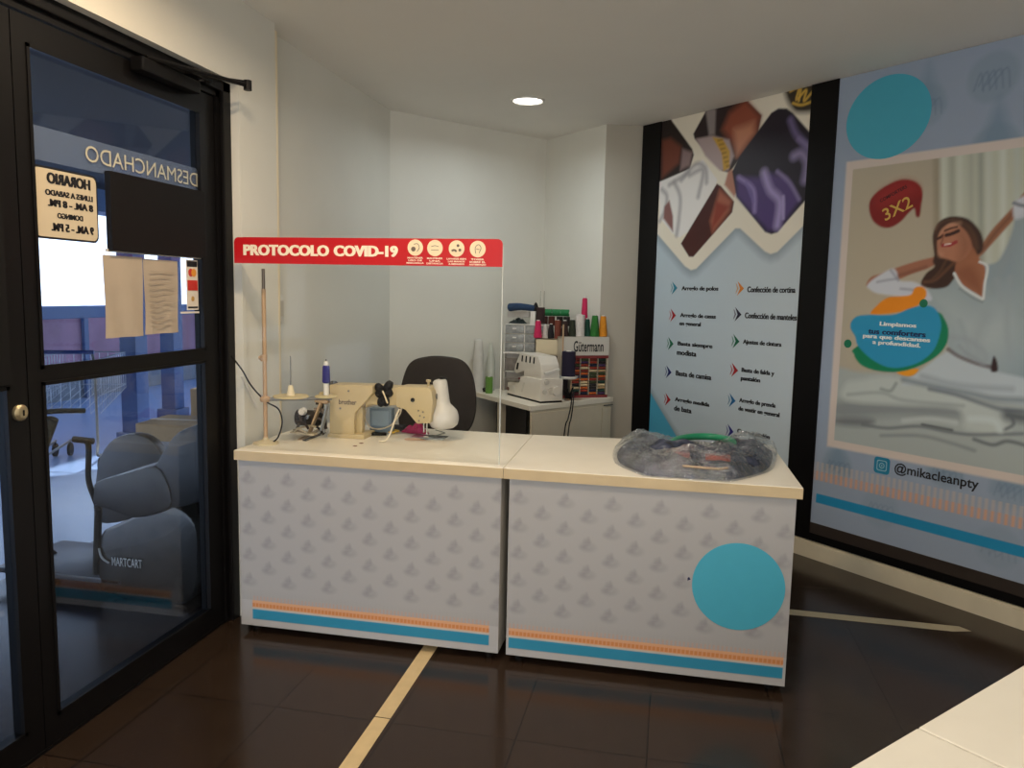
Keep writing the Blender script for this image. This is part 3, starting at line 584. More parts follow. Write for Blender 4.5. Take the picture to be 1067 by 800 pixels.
# hair behind, head
Q(A([(450, 480), (440, 380), (470, 300), (540, 262), (640, 270), (710, 330), (740, 400), (735, 460), (700, 495), (640, 520), (600, 590), (560, 640), (520, 680), (440, 690), (370, 665), (400, 600), (450, 560), (440, 530)]), (58, 38, 30), .006)
Ln(A([(390, 650), (450, 640), (510, 590), (560, 540)]), .014, (116, 78, 56), .015, .6); Ln(A([(560, 280), (640, 310), (690, 380), (705, 450)]), .014, (98, 68, 50), .02, .6); Ln(A([(520, 520), (480, 590), (430, 640)]), .012, (92, 62, 46), .012, .7)
# neck, chest
Q(A([(585, 520), (660, 430), (715, 505), (752, 565), (748, 650), (735, 740), (700, 720), (620, 670), (575, 610)]), (152, 98, 70), .006)
Q(A([(575, 600), (640, 660), (700, 700), (735, 745), (720, 640), (680, 560), (620, 560)]), (124, 74, 52), .02, .6)
Ln(A([(568, 600), (620, 680), (735, 752)]), .014, (202, 206, 204), .008); Ln(A([(720, 530), (765, 560), (750, 660), (742, 748)]), .012, (205, 208, 206), .008); Ln(A([(600, 690), (680, 745), (735, 770)]), .010, (130, 140, 142), .01)
Q(A([(462, 400), (470, 340), (510, 305), (570, 300), (630, 340), (665, 400), (670, 450), (640, 500), (590, 530), (530, 515), (485, 500), (465, 460)]), (170, 116, 90), .006)
Q(A([(600, 340), (660, 400), (668, 450), (640, 500), (590, 528), (600, 450)]), (132, 84, 62), .03, .7)
Q(A([(470, 330), (520, 300), (600, 300), (560, 320), (510, 330), (480, 370)]), (198, 152, 124), .02, .6)
Q(A([(450, 470), (448, 390), (470, 320), (520, 285), (600, 280), (540, 300), (490, 340), (466, 400), (462, 470)]), (70, 46, 36), .006)
Ln(A([(520, 372), (555, 362), (592, 346)]), .018, (52, 30, 26), .008); Ln(A([(512, 345), (550, 330), (585, 322)]), .010, (74, 46, 36), .006); Ln(A([(468, 392), (485, 385), (498, 374)]), .014, (60, 36, 30), .006)
Ln(A([(500, 370), (498, 400), (490, 425), (508, 432)]), .009, (120, 72, 56), .008, .8)
Ln(A([(500, 432), (540, 430), (578, 412)]), .018, (150, 52, 54), .006); Ln(A([(512, 428), (545, 423)]), .006, (226, 214, 206), .005)
Q(A([(478, 470), (500, 480), (490, 500), (475, 490)]), (190, 140, 116), .015, .6)
# legs and sheets on top
Q(Bz([(480, 520), (600, 430), (660, 420), (900, 520), (1067, 560), (1250, 600), (1250, 720), (900, 690), (620, 640), (480, 600), (380, 600)]), (176, 186, 190), .01)
Ln(Bz([(640, 400), (700, 440), (800, 480), (880, 500)]), .02, (96, 84, 84), .012, .8); Q(Bz([(895, 440), (915, 470), (918, 522), (880, 520)]), (48, 30, 30), .006)
Ln(Bz([(640, 330), (760, 350), (850, 430), (840, 480)]), .02, (146, 154, 160), .03, .7); Ln(Bz([(700, 380), (740, 420), (820, 470)]), .018, (140, 148, 154), .02, .7)
for q, cc, wd_ in (([(420, 80), (560, 110), (760, 150), (900, 180), (1067, 190)], (120, 130, 136), .03), ([(560, 130), (700, 160), (850, 210), (950, 240), (1067, 250)], (104, 112, 118), .022), ([(980, 270), (1067, 285), (1200, 300)], (66, 70, 76), .05), ([(960, 350), (1010, 320), (1000, 280)], (90, 96, 100), .016), ([(200, 320), (330, 340), (500, 330), (660, 360), (800, 375), (1060, 370)], (104, 110, 114), .018), ([(520, 320), (600, 335), (680, 350)], (70, 76, 80), .014), ([(800, 400), (900, 430), (980, 410), (1100, 440)], (88, 94, 98), .018), ([(300, 380), (500, 380), (640, 410), (800, 460)], (128, 134, 136), .02), ([(300, 130), (350, 140), (380, 100)], (132, 140, 138), .018), ([(120, 160), (300, 150), (420, 190), (740, 220)], (150, 158, 156), .02), ([(520, 60), (720, 110), (1000, 130)], (150, 160, 166), .03), ([(780, 290), (900, 300), (940, 350)], (190, 200, 198), .03), ([(420, 300), (560, 290), (700, 310)], (180, 188, 186), .025)):
    Ln(Cz(q), wd_, cc, wd_*.8, .8)
inside = (sh.X > PB[0]+bw) & (sh.X < PB[1]-bw) & (sh.Z > PB[2]+bw) & (sh.Z < PB[3]-bw)
sh.C = np.where(inside[..., None], sh.C, save)
# red 3x2 badge, blobs
Q(A([(60, 210), (75, 150), (140, 90), (240, 42), (320, 45), (368, 80), (380, 130), (372, 190), (362, 258), (340, 258), (330, 215), (300, 235), (250, 290), (190, 325), (130, 322), (80, 280)]), (120, 26, 26), .006)
Q(A([(120, 130), (240, 55), (320, 60), (350, 110), (250, 150), (130, 200)]), (160, 44, 42), .04, .6)
Q(Bz([(210, 205), (240, 150), (300, 108), (380, 100), (430, 90), (450, 55), (485, 45), (512, 62), (515, 100), (480, 140), (420, 180)]), (220, 132, 24), .005)
Q(Bz([(350, 530), (420, 512), (472, 512), (445, 545), (400, 552)]), (222, 146, 26), .005)
Q(Bz([(130, 380), (108, 430), (150, 490), (240, 522), (350, 528), (450, 505), (560, 450), (625, 380), (642, 300), (620, 230), (580, 190), (480, 200)]), (10, 120, 82), .005)
Q(Bz([(88, 280), (95, 240), (130, 212), (200, 205), (280, 207), (350, 200), (420, 170), (500, 152), (560, 165), (592, 220), (598, 290), (560, 400), (480, 470), (380, 502), (290, 498), (200, 450), (130, 380), (115, 330)]), (38, 138, 178), .005)
sh.build('printed_sheet', PRINT, r2, f2(.0045), 1.25); m = MB(); pbox(m, S2, S3, .225, CZ-.003, .022, .0258); m.build('backing', WHITE, r2, W=True)
t = MB(); s0_, z0_ = sp(918, 222); s1_, _ = sp(950, 205); cs_, cz_ = sp(935, 217)
add_text(t, '3X2', cs_-.082, cs_+.082, cz_-.034, cz_+.034, f2(.0055), .01, math.radians(24)); t.build('offer_text', mat('offer_gold', (214, 176, 84), .5), r2)
t = MB(); cs2, cz2 = sp(930, 202); add_text(t, 'COMFORTERS', cs2-.075, cs2+.085, cz2-.010, cz2+.010, f2(.0055), .02, math.radians(24)); t.build('offer_heading', mat('offer_dark', (60, 16, 20), .5), r2)
t = MB(); td = MB()
for l, px_, py_, hw, tgt in (('Limpiamos', 936, 338.5, 19, t), ('tus comforters', 935, 345.5, 30, td), ('para que descanses', 934.5, 351, 35, t), ('a profundidad.', 934.5, 357.5, 25, t)):
    a_, zc = sp(px_-hw, py_-.8); b_, _ = sp(px_+hw, py_+1.2); tq = MB(); FAKEB = (-.03, .03); add_text(tq, l, a_, b_, zc-.016, zc+.014, f2(.0055), .02, -.01); FAKEB = None; tq.build('slogan_line', mat('slogan_navy', (16, 34, 84), .5) if tgt is td else mat('slogan_white', (235, 240, 236), .5), r2)
a_, zc = sp(932, 490); b_, _ = sp(1020, 506); t = MB(); add_text(t, '@mikacleanpty', a_, b_, sp(975, 497)[1]-.034, sp(975, 497)[1]+.036, f2(.0055), .018); t.build('account_name', INK, r2)
s_, z_ = sp(919, 485)
def pl(mb, pts, off=.005, th=.0006):
    n = len(pts); F = f2(off); vs = [F(s_+q[0], z_+q[1], 0) for q in pts]; vs += [v+Vector((0, -th, 0)) for v in vs]
    mb.add(vs, [list(range(n)), list(range(n, 2*n))]+[[i, (i+1) % n, (i+1) % n+n, i+n] for i in range(n)])
m = MB(); pl(m, rrect(-.046, .046, -.046, .046, .018)); ig = m.build('camera_icon', mat('icon_blue', (26, 128, 164), .5), r2)
m = MB(); circ = lambda r, n=24: [(r*math.cos(2*PI*k/n), r*math.sin(2*PI*k/n)) for k in range(n)]
def ring(mb, o, i, off):
    n = len(o); F = f2(off); vs = [F(s_+q[0], z_+q[1], 0) for q in o+i]; mb.add(vs, [[k, (k+1) % n, (k+1) % n+n, k+n] for k in range(n)])
ring(m, rrect(-.030, .030, -.030, .030, .012), rrect(-.025, .025, -.025, .025, .010), .0062); ring(m, circ(.016), circ(.011), .0062); pl(m, [(q[0]*.5, q[1]*.5) for q in circ(.008)], .0058)
m.build('icon_lines', mat('icon_pale', (150, 190, 204), .5), ig)
for px_, py_, rad, mm in ((962.5, 316, .022, 'g'), (883.5, 358, .024, 'g')):
    a_, b_ = sp(px_, py_); m = MB(); F = f2(.005); vs = [F(a_+q[0]*rad, b_+q[1]*rad, 0) for q in circ(1)]; vs += [v+Vector((0, -.0005, 0)) for v in vs]; n = 24; m.add(vs, [list(range(n)), list(range(n, 2*n))]+[[i, (i+1) % n, (i+1) % n+n, i+n] for i in range(n)]); m.build('green_dot', mat('dot_green', (12, 118, 84), .5), r2)
a_, b_ = sp(924.5, 122); rx_ = (sp(968, 122)[0]-sp(881, 122)[0])/2; rz_ = (sp(924, 79)[1]-sp(924, 165)[1])/2; rr_ = (rx_+rz_)/2
m = MB(); F = f2(.006); vs = [F(a_+q[0]*rx_, b_+q[1]*rz_, 0) for q in circ(1, 64)]; vs += [v+Vector((0, -.001, 0)) for v in vs]; n = 64; m.add(vs, [list(range(n)), list(range(n, 2*n))]+[[i, (i+1) % n, (i+1) % n+n, i+n] for i in range(n)]); m.build('round_emblem', TEAL, r2)['label'] = 'plain teal disc'

# ================================================================== floor tapes
TAPE = mat('cream_tape', (206, 182, 136), .55, noise=.06)
m = MB(); m.prism([(-1.0, -.4), (-.932, -.4), (-.950, 2.556), (-1.01, 2.556)], .0005, .0018); m.prism([(-1.01, 2.562), (-.95, 2.562), (-.955, 3.30), (-1.018, 3.30)], .0005, .0018)
tag(m.build('floor_tape', TAPE), 'cream tape line on the dark floor running under the left counter', 'floor tape')
m = MB(); m.prism([(.45, 3.94), (1.38, 3.925), (1.47, 3.95), (1.43, 3.995), (.45, 4.007)], .0005, .0018); tag(m.build('floor_tape', mat('grey_tape', (176, 164, 136), .55, noise=.06)), 'pale tape line on the floor between counter and poster wall', 'floor tape')
# ================================================================== ceiling downlight
dl = thing('ceiling_downlight', (-.99, 5.18, CZ), 0, 'round recessed ceiling downlight shining white', 'light')
MB().lathe([(.112, .0), (.112, -.006), (.100, -.010), (.094, -.004), (.094, 0)], (0, 0, 0), 40).build('trim_ring', WHITE, dl, True)
m = bpy.data.materials.new('lit_lens'); m.use_nodes = True; b = m.node_tree.nodes['Principled BSDF']; b.inputs['Emission Color'].default_value = (1, .96, .88, 1); b.inputs['Emission Strength'].default_value = 6
MB().lathe([(.092, -.001), (.092, -.004), (0, -.005)], (0, 0, 0), 40).build('lens', m, dl)
m = MB(); m.cyl((-1.93, 3.4, CZ-.002), (-1.93, 3.4, CZ-.012), .03)
# ================================================================== wall thermostat and cable on the left
th = thing('wall_switch_box', (-2.0, 3.67, 1.37), 0, 'small white switch box on the left wall behind the screen', 'switch')
MB().box(-2.0, 3.625, 1.385, -1.975, 3.735, 1.525, bev=.006).build('housing', WHITE, th, True, W=True); MB().box(-1.975, 3.64, 1.42, -1.970, 3.72, 1.50).build('cover', OFFW, th, W=True)
cb = MB(); pts = [atx(241, 371, -1.90), atx(252, 385, -1.9), atx(262, 402, -1.89), aty(277, 418, 3.26), aty(290, 426, 3.27), aty(294, 440, 3.28), aty(290, 455, 3.28), aty(285, 460, 3.26)]
cb.tube([tuple(q) for q in pts], .0035, 6); tag(cb.build('black_cable', BLACKM, None, True), 'thin black cable drooping from the door frame to the pole foot', 'cable')
m = MB(); q0, q1, q2 = atx(252, 392, -1.915), atx(259, 405, -1.912), atx(268, 424, -1.915)
m.tube([tuple(q0), tuple(q1), tuple(q2)], .006, 6); tag(m.build('cable_clip_strip', WHITE, None, True), 'short white plastic strip hanging slanted on the wall by the cable', 'cable strip')

# ================================================================== thread stand (pole, arm, two spool pins)
TY = 3.26
tp = lambda x, y, Y=TY: Vector(aty(x, y, Y))
b0 = tp(277, 462); ts = thing('thread_stand', (b0.x, b0.y, Z1), 0, 'tall tan thread stand pole with grey side arm, left of the machine', 'thread stand')
POLE = mat('tan_pole', (190, 158, 124), .45, noise=.08)
MB().lathe([(.058, 0), (.058, .006), (.03, .014), (.014, .018), (.012, .03)], (0, 0, 0), 28).build('base', mat('beige_foot', (206, 192, 158), .5), ts, True)
top = tp(277.5, 280); MB().cyl((0, 0, .01), (0, 0, top.z-Z1-.09), .0095).build('pole', POLE, ts, True)
MB().cyl((0, 0, top.z-Z1-.09), (0, 0, top.z-Z1), .0075).build('pole_top', mat('pole_grey', (120, 110, 100), .4, metal=.4), ts, True)
for yy in (373,):
    k = tp(276, yy); m = MB(); m.cyl((-.004, 0, k.z-Z1-.014), (-.004, 0, k.z-Z1+.014), .015); m.cyl((-.012, 0, k.z-Z1), (-.026, 0, k.z-Z1), .009); m.build('clamp', POLE, ts, True)
k = tp(281, 416); za = k.z-Z1
m = MB(); m.lathe([(.02, -.012), (.024, -.004), (.024, .006), (.016, .013)], (0, 0, za), 20); m.build('arm_collar', POLE, ts, True)
e = tp(346, 416, 3.40); dx = e.x-b0.x; dy = e.y-b0.y
ARM = Matrix.Translation((0, 0, za)) @ Matrix.Rotation(math.atan2(dy, dx), 4, 'Z'); L = math.hypot(dx, dy)
MB().box(.01, -.012, -.008, L, .012, .006, ARM, .003).build('arm', GREYM, ts, True)
q = tp(303, 411, 3.30); m = MB(); m.lathe([(.078, 0), (.082, .004), (.078, .009), (0, .010)], (q.x-b0.x, q.y-b0.y, za+.008), 36); m.build('spool_plate', mat('tan_plate', (196, 180, 136), .5), ts, True)
q2 = tp(340, 410, 3.36); m = MB(); m.lathe([(.05, 0), (.053, .004), (.05, .009), (0, .01)], (q2.x-b0.x, q2.y-b0.y, za+.008), 32); m.build('spool_plate', mat('tan_plate', (196, 180, 136), .5), ts, True)
m = MB(); m.lathe([(.020, .012), (.016, .03), (.010, .058), (0, .06)], (q.x-b0.x, q.y-b0.y, za+.006), 20); m.build('cone_holder', mat('cream_cone', (228, 214, 180), .5), ts, True)
tz = tp(302, 371, 3.30).z-Z1; MB().cyl((q.x-b0.x, q.y-b0.y, za+.05), (q.x-b0.x, q.y-b0.y, tz), .003, .0025, 8).build('spool_pin', GREYM, ts, True)
MB().cyl((q2.x-b0.x, q2.y-b0.y, za+.014), (q2.x-b0.x, q2.y-b0.y, tp(339, 374, 3.36).z-Z1), .003, .0025, 8).build('spool_pin', GREYM, ts, True)
sx_, sy_ = q2.x, q2.y; bz = Z1+za+.019
zt = tp(339, 377, 3.36).z; cn = thing('thread_cone', (sx_, sy_, bz), 0, 'white cone wound with navy thread on the thread stand', 'thread'); hh = zt-bz
MB().lathe([(.013, 0), (.013, hh*.30), (.011, hh), (.004, hh+.004), (.004, hh)], (0, 0, 0), 20).build('core', WHITE, cn, True)
MB().lathe([(.013, hh*.36), (.0185, hh*.40), (.0165, hh*.86), (.011, hh*.9)], (0, 0, 0), 24).build('thread', mat('navy_thread', (44, 40, 120), .8, bump=.2, bscale=300), cn, True)

# ================================================================== sewing machine (industrial head)
MC = mat('machine_cream', (194, 175, 133), .38, noise=.03, scale=12)
FY = 3.50
def A6(X, Y): return (270+X/5.081, 360+Y/5.081)
def mxz(X, Y, yy=FY): q = aty(*A6(X, Y), yy); return (q[0], q[2])
sm = thing('sewing_machine', (-1.45, 3.56, Z1), 0, 'cream industrial sewing machine head standing on the left counter', 'sewing machine')
XZ = Matrix(((1, 0, 0, 0), (0, 0, 1, 0), (0, 1, 0, 0), (0, 0, 0, 1)))
def mp(name, pts, y0, y1, mt, bev=.004, par=None, plane=FY):
    m = MB(); P = [mxz(*q, plane) for q in pts]; P = [(a, max(b, Z1)) for a, b in P]; m.prism(P, y0, y1, XZ, bev); return m.build(name, mt, par or sm, True, W=True)
col = mp('column', [(372, 207), (600, 212), (603, 250), (560, 300), (508, 355), (503, 400), (503, 472), (372, 466)], FY, FY+.12, MC, .006)
mp('bed_plate', [(366, 464), (560, 470), (560, 500), (366, 494)], FY-.01, FY+.13, MC, .003)
mp('arm', [(560, 216), (740, 228), (745, 322), (640, 326), (575, 318), (545, 340), (545, 300)], FY+.035, FY+.15, MC, .012)
mp('rear_column', [(498, 340), (530, 320), (536, 350), (532, 472), (498, 472)], FY+.03, FY+.07, mat('machine_cream_dark', (190, 172, 128), .45, noise=.03), .006)
hd = mp('head', [(722, 222), (745, 218), (890, 222), (912, 245), (918, 300), (905, 412), (832, 416), (770, 340), (722, 326)], FY+.005, FY+.13, MC, .008)
m = MB(); c = mxz(812, 288, FY); m.cyl((c[0], FY+.004, c[1]), (c[0], FY-.001, c[1]), .010); m.build('dial_hole', BLACKM, hd, True, W=True)
for X, Y in ((842, 345), (866, 352), (850, 372), (872, 380), (845, 398)):
    c = mxz(X, Y); MB().cyl((c[0], FY+.008, c[1]), (c[0], FY, c[1]), .0035, n=10).build('screw', GREYM, hd, True, W=True)
c = mxz(876, 200); MB().lathe([(.006, 0), (.006, .022), (.012, .025), (.012, .034), (0, .036)], (c[0], FY+.06, mxz(876, 222)[1]-.003), 16).build('presser_adjuster', MC, sm, True, W=True)
c = mxz(912, 300)
for dz_, rr0 in ((.02, .014), (-.035, .010)): m = MB(); m.cyl((c[0]-.005, FY+.07, c[1]+dz_), (c[0]+.011, FY+.07, c[1]+dz_), rr0); m.build('tension_knob', GREYM, sm, True, W=True)
m = MB(); c = mxz(868, 412); m.cyl((c[0], FY+.06, c[1]+.01), (c[0], FY+.06, Z1+.03), .0045); m.box(c[0]-.012, FY+.045, Z1+.018, c[0]+.014, FY+.085, Z1+.024); c = mxz(845, 412); m.cyl((c[0], FY+.08, c[1]+.01), (c[0], FY+.08, Z1+.035), .004); m.build('needle_bar', CHROME, sm, True, W=True)
m = MB(); m.box(mxz(765, 0)[0], FY+.08, Z1, mxz(950, 0)[0], FY+.19, Z1+.004, bev=.001); m.build('needle_plate', CHROME, sm, True, W=True)
t = MB(); c0 = mxz(422, 310); c1 = mxz(516, 288); add_text(t, 'brother', c0[0], c1[0], c0[1], c1[1], lambda x, z, h: Vector((x, FY-.0006-h*.0004, z)), .02); t.build('lettering', mat('machine_letters', (84, 70, 60), .5), col, W=True)
for X, Y in ((474, 240), (430, 332)):
    c = mxz(X, Y); MB().cyl((c[0], FY+.001, c[1]), (c[0], FY-.003, c[1]), .005, n=12).build('screw', GREYM, col, True, W=True)
c = mxz(345, 225); m = MB(); m.lathe([(.05, 0), (.056, .006), (.056, .022), (.04, .03), (.02, .034)], (mxz(368, 240)[0], FY+.085, mxz(0, 260)[1]+.02), 28, axis=(-1, 0, 0)); m.build('hand_wheel', mat('dark_wheel', (64, 62, 60), .4), sm, True, W=True)
c = mxz(380, 240); m = MB(); m.box(mxz(300, 0)[0], FY+.03, mxz(0, 262)[1], mxz(380, 0)[0], FY+.12, mxz(0, 236)[1], bev=.005); m.build('belt_guard', mat('machine_cream_dark', (190, 172, 128), .45), sm, True, W=True)
# black ribbon bow on the arm
rb = thing('black_ribbon_bundle', tuple(Vector((mxz(650, 215)[0], FY+.09, mxz(0, 222)[1]))), 0, 'crumpled black ribbon bundle tied on top of the machine arm', 'ribbon')
m = MB(); zc = mxz(0, 232)[1]; xc = mxz(648, 0)[0]
m.ball((xc, FY+.06, zc-.01), .030, .030, .032)
for ang_, ln in ((128, .062), (62, .075), (20, .045), (170, .04), (250, .06), (285, .055)):
    a = math.radians(ang_); m.tube([(xc, FY+.05, zc), (xc+math.cos(a)*ln*.6, FY+.035, zc+math.sin(a)*ln*.6), (xc+math.cos(a)*ln, FY+.04, zc+math.sin(a)*ln)], lambda t_: .010+.012*math.sin(PI*min(1, t_*.9+.1)), 10)
m.build('ribbon_lobes', mat('black_cloth', (20, 18, 20), .85, noise=.2, bump=.5, bscale=120), rb, True, W=True)
m = MB(); c0, c1 = mxz(652, 240), mxz(682, 305); m.tube([(c0[0], FY+.005, c0[1]), (c1[0], FY-.004, c1[1])], .004, 8); m.build('cream_stick', mat('cream_stick', (222, 204, 166), .5), rb, True, W=True)
# motor and fittings to the left of the column
mo = thing('machine_motor_unit', (mxz(250, 0)[0], 3.55, Z1), 0, 'cluttered black motor unit with white knob left of the sewing machine', 'motor')
m = MB(); c = mxz(240, 385, 3.54); m.cyl((c[0]-.045, 3.56, c[1]), (c[0]+.065, 3.56, c[1]), .040); m.ball((c[0]+.06, 3.56, c[1]), .03, .04, .04); m.build('motor_body', mat('motor_black', (44, 38, 34), .4), mo, True, W=True)
m = MB(); c = mxz(228, 350, 3.5); m.cyl((c[0], 3.515, c[1]), (c[0], 3.49, c[1]), .019, .016); m.build('white_knob', WHITE, mo, True, W=True)
m = MB(); c = mxz(255, 380, 3.5); m.cyl((c[0], 3.52, c[1]), (c[0], 3.495, c[1]), .010); m.build('steel_knob', CHROME, mo, True, W=True)
def bar(mb, P, Q_, wd_, th_, yy): 
    a = Vector((mxz(*P, yy)[0], yy, max(mxz(*P, yy)[1], Z1+.006))); b = Vector((mxz(*Q_, yy)[0], yy, max(mxz(*Q_, yy)[1], Z1+.006))); d = (b-a); Lb = d.length
    R = d.to_track_quat('X', 'Z').to_matrix().to_4x4(); return mb.box(0, -wd_/2, -th_/2, Lb, wd_/2, th_/2, Matrix.Translation(a) @ R, .0015)
m = MB(); bar(m, (330, 300), (270, 455), .03, .010, 3.48); bar(m, (300, 290), (365, 300), .03, .014, 3.49); m.build('tan_bracket', mat('bracket_tan', (176, 150, 118), .45), mo, True, W=True)
m = MB(); bar(m, (362, 310), (330, 450), .025, .009, 3.47); m.build('grey_bracket', mat('bracket_grey', (140, 146, 152), .4), mo, True, W=True)
m = MB(); bar(m, (175, 455), (300, 470), .05, .008, 3.44); m.tube([(mxz(180, 0, 3.4)[0], 3.4, Z1+.03), (mxz(200, 0, 3.4)[0], 3.4, Z1+.05), (mxz(250, 0, 3.4)[0], 3.4, Z1+.034)], .004); m.build('foot_plate', mat('plate_beige', (190, 176, 150), .5), mo, True, W=True)
for i, (P, Q_, nm, cc) in enumerate((((240, 505), (345, 462), 'black metal ruler slanted on the counter left of the machine', (30, 28, 28)), ((215, 500), (330, 440), 'tan wooden ruler slanted on the counter left of the machine', (168, 140, 108)))):
    q0 = atz(*A6(*P), Z1); q1 = atz(*A6(*Q_), Z1); d = Vector(q1-q0); o = thing('ruler', tuple(q0), math.atan2(d.y, d.x), nm, 'ruler')
    MB().box(0, -.010, 0, d.length, .010, .004, bev=.001).build('strip', mat('ruler_%d' % i, cc, .4), o); MB().box(.004, -.009, .004, d.length-.004, -.007, .0044).build('scale_line', WHITE, o)
rs_ = random.Random(4)
for k, (X0_, Y0_, X1_, Y1_, r_, cc) in enumerate(((190, 400, 260, 440, .006, (60, 50, 44)), (200, 440, 300, 430, .005, (200, 184, 150)), (215, 370, 200, 440, .007, (90, 80, 70)), (260, 420, 340, 470, .006, (40, 36, 34)), (290, 340, 350, 360, .010, (120, 110, 100)), (300, 380, 355, 440, .008, (64, 54, 48)), (180, 450, 230, 480, .007, (120, 104, 84)), (330, 330, 300, 300, .012, (52, 48, 46)), (345, 380, 340, 460, .007, (170, 172, 174)))):
    yy_ = 3.44+.012*k; a_ = mxz(X0_, Y0_, yy_); b_ = mxz(X1_, Y1_, yy_); za_, zb2_ = max(a_[1], Z1+r_), max(b_[1], Z1+r_)
    MB().tube([(a_[0], yy_, za_), ((a_[0]+b_[0])/2+.008, yy_+.01, (za_+zb2_)/2+.008), (b_[0], yy_, zb2_)], r_, 8).build('linkage_rod', mat('link_%d' % k, cc, .4, metal=.2), mo, True, W=True)
# blue-grey tin framed by white wire
tn = thing('blue_box', (mxz(640, 0)[0], 3.72, Z1), 0, 'pale blue grey box standing under the machine arm', 'box')
BY = 3.665; c0 = mxz(585, 425, BY); c1 = mxz(700, 335, BY); MB().box(c0[0], BY, Z1, c1[0], BY+.05, c1[1], bev=.004).build('box_body', mat('tin_blue', (128, 146, 160), .35), tn, True, W=True)
c2_ = (c0[0]+.010, c1[1]-.012); MB().box(c0[0]+.012, BY-.003, c0[1]+.004, c1[0]-.012, BY, c1[1]-.012, bev=.001).build('label_panel', mat('tin_label', (146, 164, 178), .35), tn, W=True)
wl = MB(); P = [(575, 330), (563, 380), (590, 430), (640, 440), (700, 420), (745, 365), (755, 330)]
wl.tube([(mxz(*q, 3.66)[0], 3.655, max(mxz(*q, 3.66)[1], Z1+.012)) for q in P], .004, 8); wl.build('cord_loop', mat('cord_cream', (222, 210, 184), .5), sm, True, W=True)
wl = MB(); wl.tube([(mxz(745, 335, 3.48)[0], 3.478, mxz(745, 335, 3.48)[1]), (mxz(730, 370, 3.48)[0], 3.472, mxz(730, 370, 3.48)[1]), (mxz(690, 430, 3.48)[0], 3.46, Z1+.02), (mxz(650, 455, 3.48)[0], 3.44, Z1+.006)], .0045, 8); tag(wl.build('cream_rod', mat('cord_cream', (222, 210, 184), .5), None, True), 'bent cream rod leaning from machine arm down to the scissors', 'rod')
# scissors and tools
def scissors(px_, ang_, cc, label, sc_=1.):
    q = atz(*A6(*px_), Z1); o = thing('scissors', (q[0], q[1], Z1), math.radians(ang_), label, 'scissors')
    for sgn in (-1, 1):
        m = MB(); m.tube([(-.035*sc_+.030*sc_*math.cos(t_), sgn*.020*sc_+.016*sc_*math.sin(t_), .010) for t_ in [k*PI/5 for k in range(10)]], .0055*sc_, 8, closed=True); m.tube([(-.012*sc_, sgn*.014*sc_, .010), (.01*sc_, 0, .008)], .006*sc_, 8); m.build('handle', mat('handle_'+label[:6], cc, .4), o, True)
        MB().prism([(0, -.005*sgn), (.085*sc_, .002*sgn), (.088*sc_, .004*sgn), (.0, .007*sgn)], .005+.002*(sgn > 0), .007+.002*(sgn > 0)).build('blade', CHROME, o)
scissors((590, 468), 20, (226, 128, 60), 'orange handled scissors below the machine arm, left'); scissors((680, 460), 165, (232, 186, 60), 'yellow handled small scissors below the machine arm', .85)
m = MB(); q = atz(*A6(625, 478), Z1); m.tube([(q[0]-.05, q[1]-.01, Z1+.009), (q[0], q[1], Z1+.010), (q[0]+.04, q[1]+.02, Z1+.009)], .008, 10); tag(m.build('black_marker', BLACKM, None, True), 'short black marker lying between the two scissors', 'marker')
m = MB(); q = atz(*A6(740, 455), Z1); m.box(q[0]-.055, q[1]-.005, Z1, q[0]+.02, q[1]+.05, Z1+.028, bev=.006); tag(m.build('black_pouch', mat('black_cloth2', (24, 22, 26), .8, bump=.4), None, True), 'small black pouch lying behind the yellow scissors', 'pouch')
# magenta cloth under the needle
def lump(name, cx, cy, rx, ry, h, mt, label, cat, seed=1, zb=Z1):
    rs = np.random.RandomState(seed); vs = []; fs = []; nr, na = 8, 28; ph = rs.rand(6)*6
    for j in range(nr+1):
        t_ = j/nr
        for i in range(na):
            a = 2*PI*i/na; e_ = 1+.16*math.sin(3*a+ph[0])+.10*math.sin(5*a+ph[1])+.06*math.sin(9*a+ph[2])
            z = h*(1-t_**2.2)*(1+.45*math.sin(4*a+ph[3]+t_*5)+.25*math.sin(7*a+ph[4]-t_*7))*(.9 if j else 1); vs.append((cx+rx*t_*e_*math.cos(a), cy+ry*t_*e_*math.sin(a), zb+max(z, 0)+.002))
    for j in range(nr):
        for i in range(na): fs.append((j*na+i, j*na+(i+1) % na, (j+1)*na+(i+1) % na, (j+1)*na+i))
    fs.append([nr*na+i for i in range(na)]); m = MB(); m.add(vs, fs); return tag(m.build(name, mt, None, True), label, cat)
q = atz(*A6(835, 462), Z1); lump('magenta_cloth', q[0], q[1], .068, .042, .034, mat('magenta', (176, 40, 92), .75, noise=.25, scale=60, bump=.4), 'crumpled magenta cloth under the machine needle', 'cloth', 3, Z1+.0005)
q = atz(*A6(820, 500), Z1); lump('beige_scrap', q[0], q[1], .055, .022, .006, mat('scrap_beige', (196, 164, 140), .85), 'thin beige fabric scrap on the counter in front of the magenta cloth', 'fabric scrap', 5)
m = MB(); q = atz(*A6(985, 466), Z1); q2_ = atz(*A6(900, 492), Z1); m.tube([tuple(q+np.array([0, 0, .004])), tuple((q+q2_)/2+np.array([0, .01, .004])), tuple(q2_+np.array([0, 0, .004]))], .0022, 6); q3 = atz(*A6(905, 450), Z1); m.tube([tuple(q+np.array([0, 0, .004])), tuple(q3+np.array([.03, 0, .005]))], .0022, 6); tag(m.build('bent_wire', mat('wire_grey', (110, 112, 96), .5), None, True), 'thin bent grey wire lying right of the magenta cloth', 'wire')
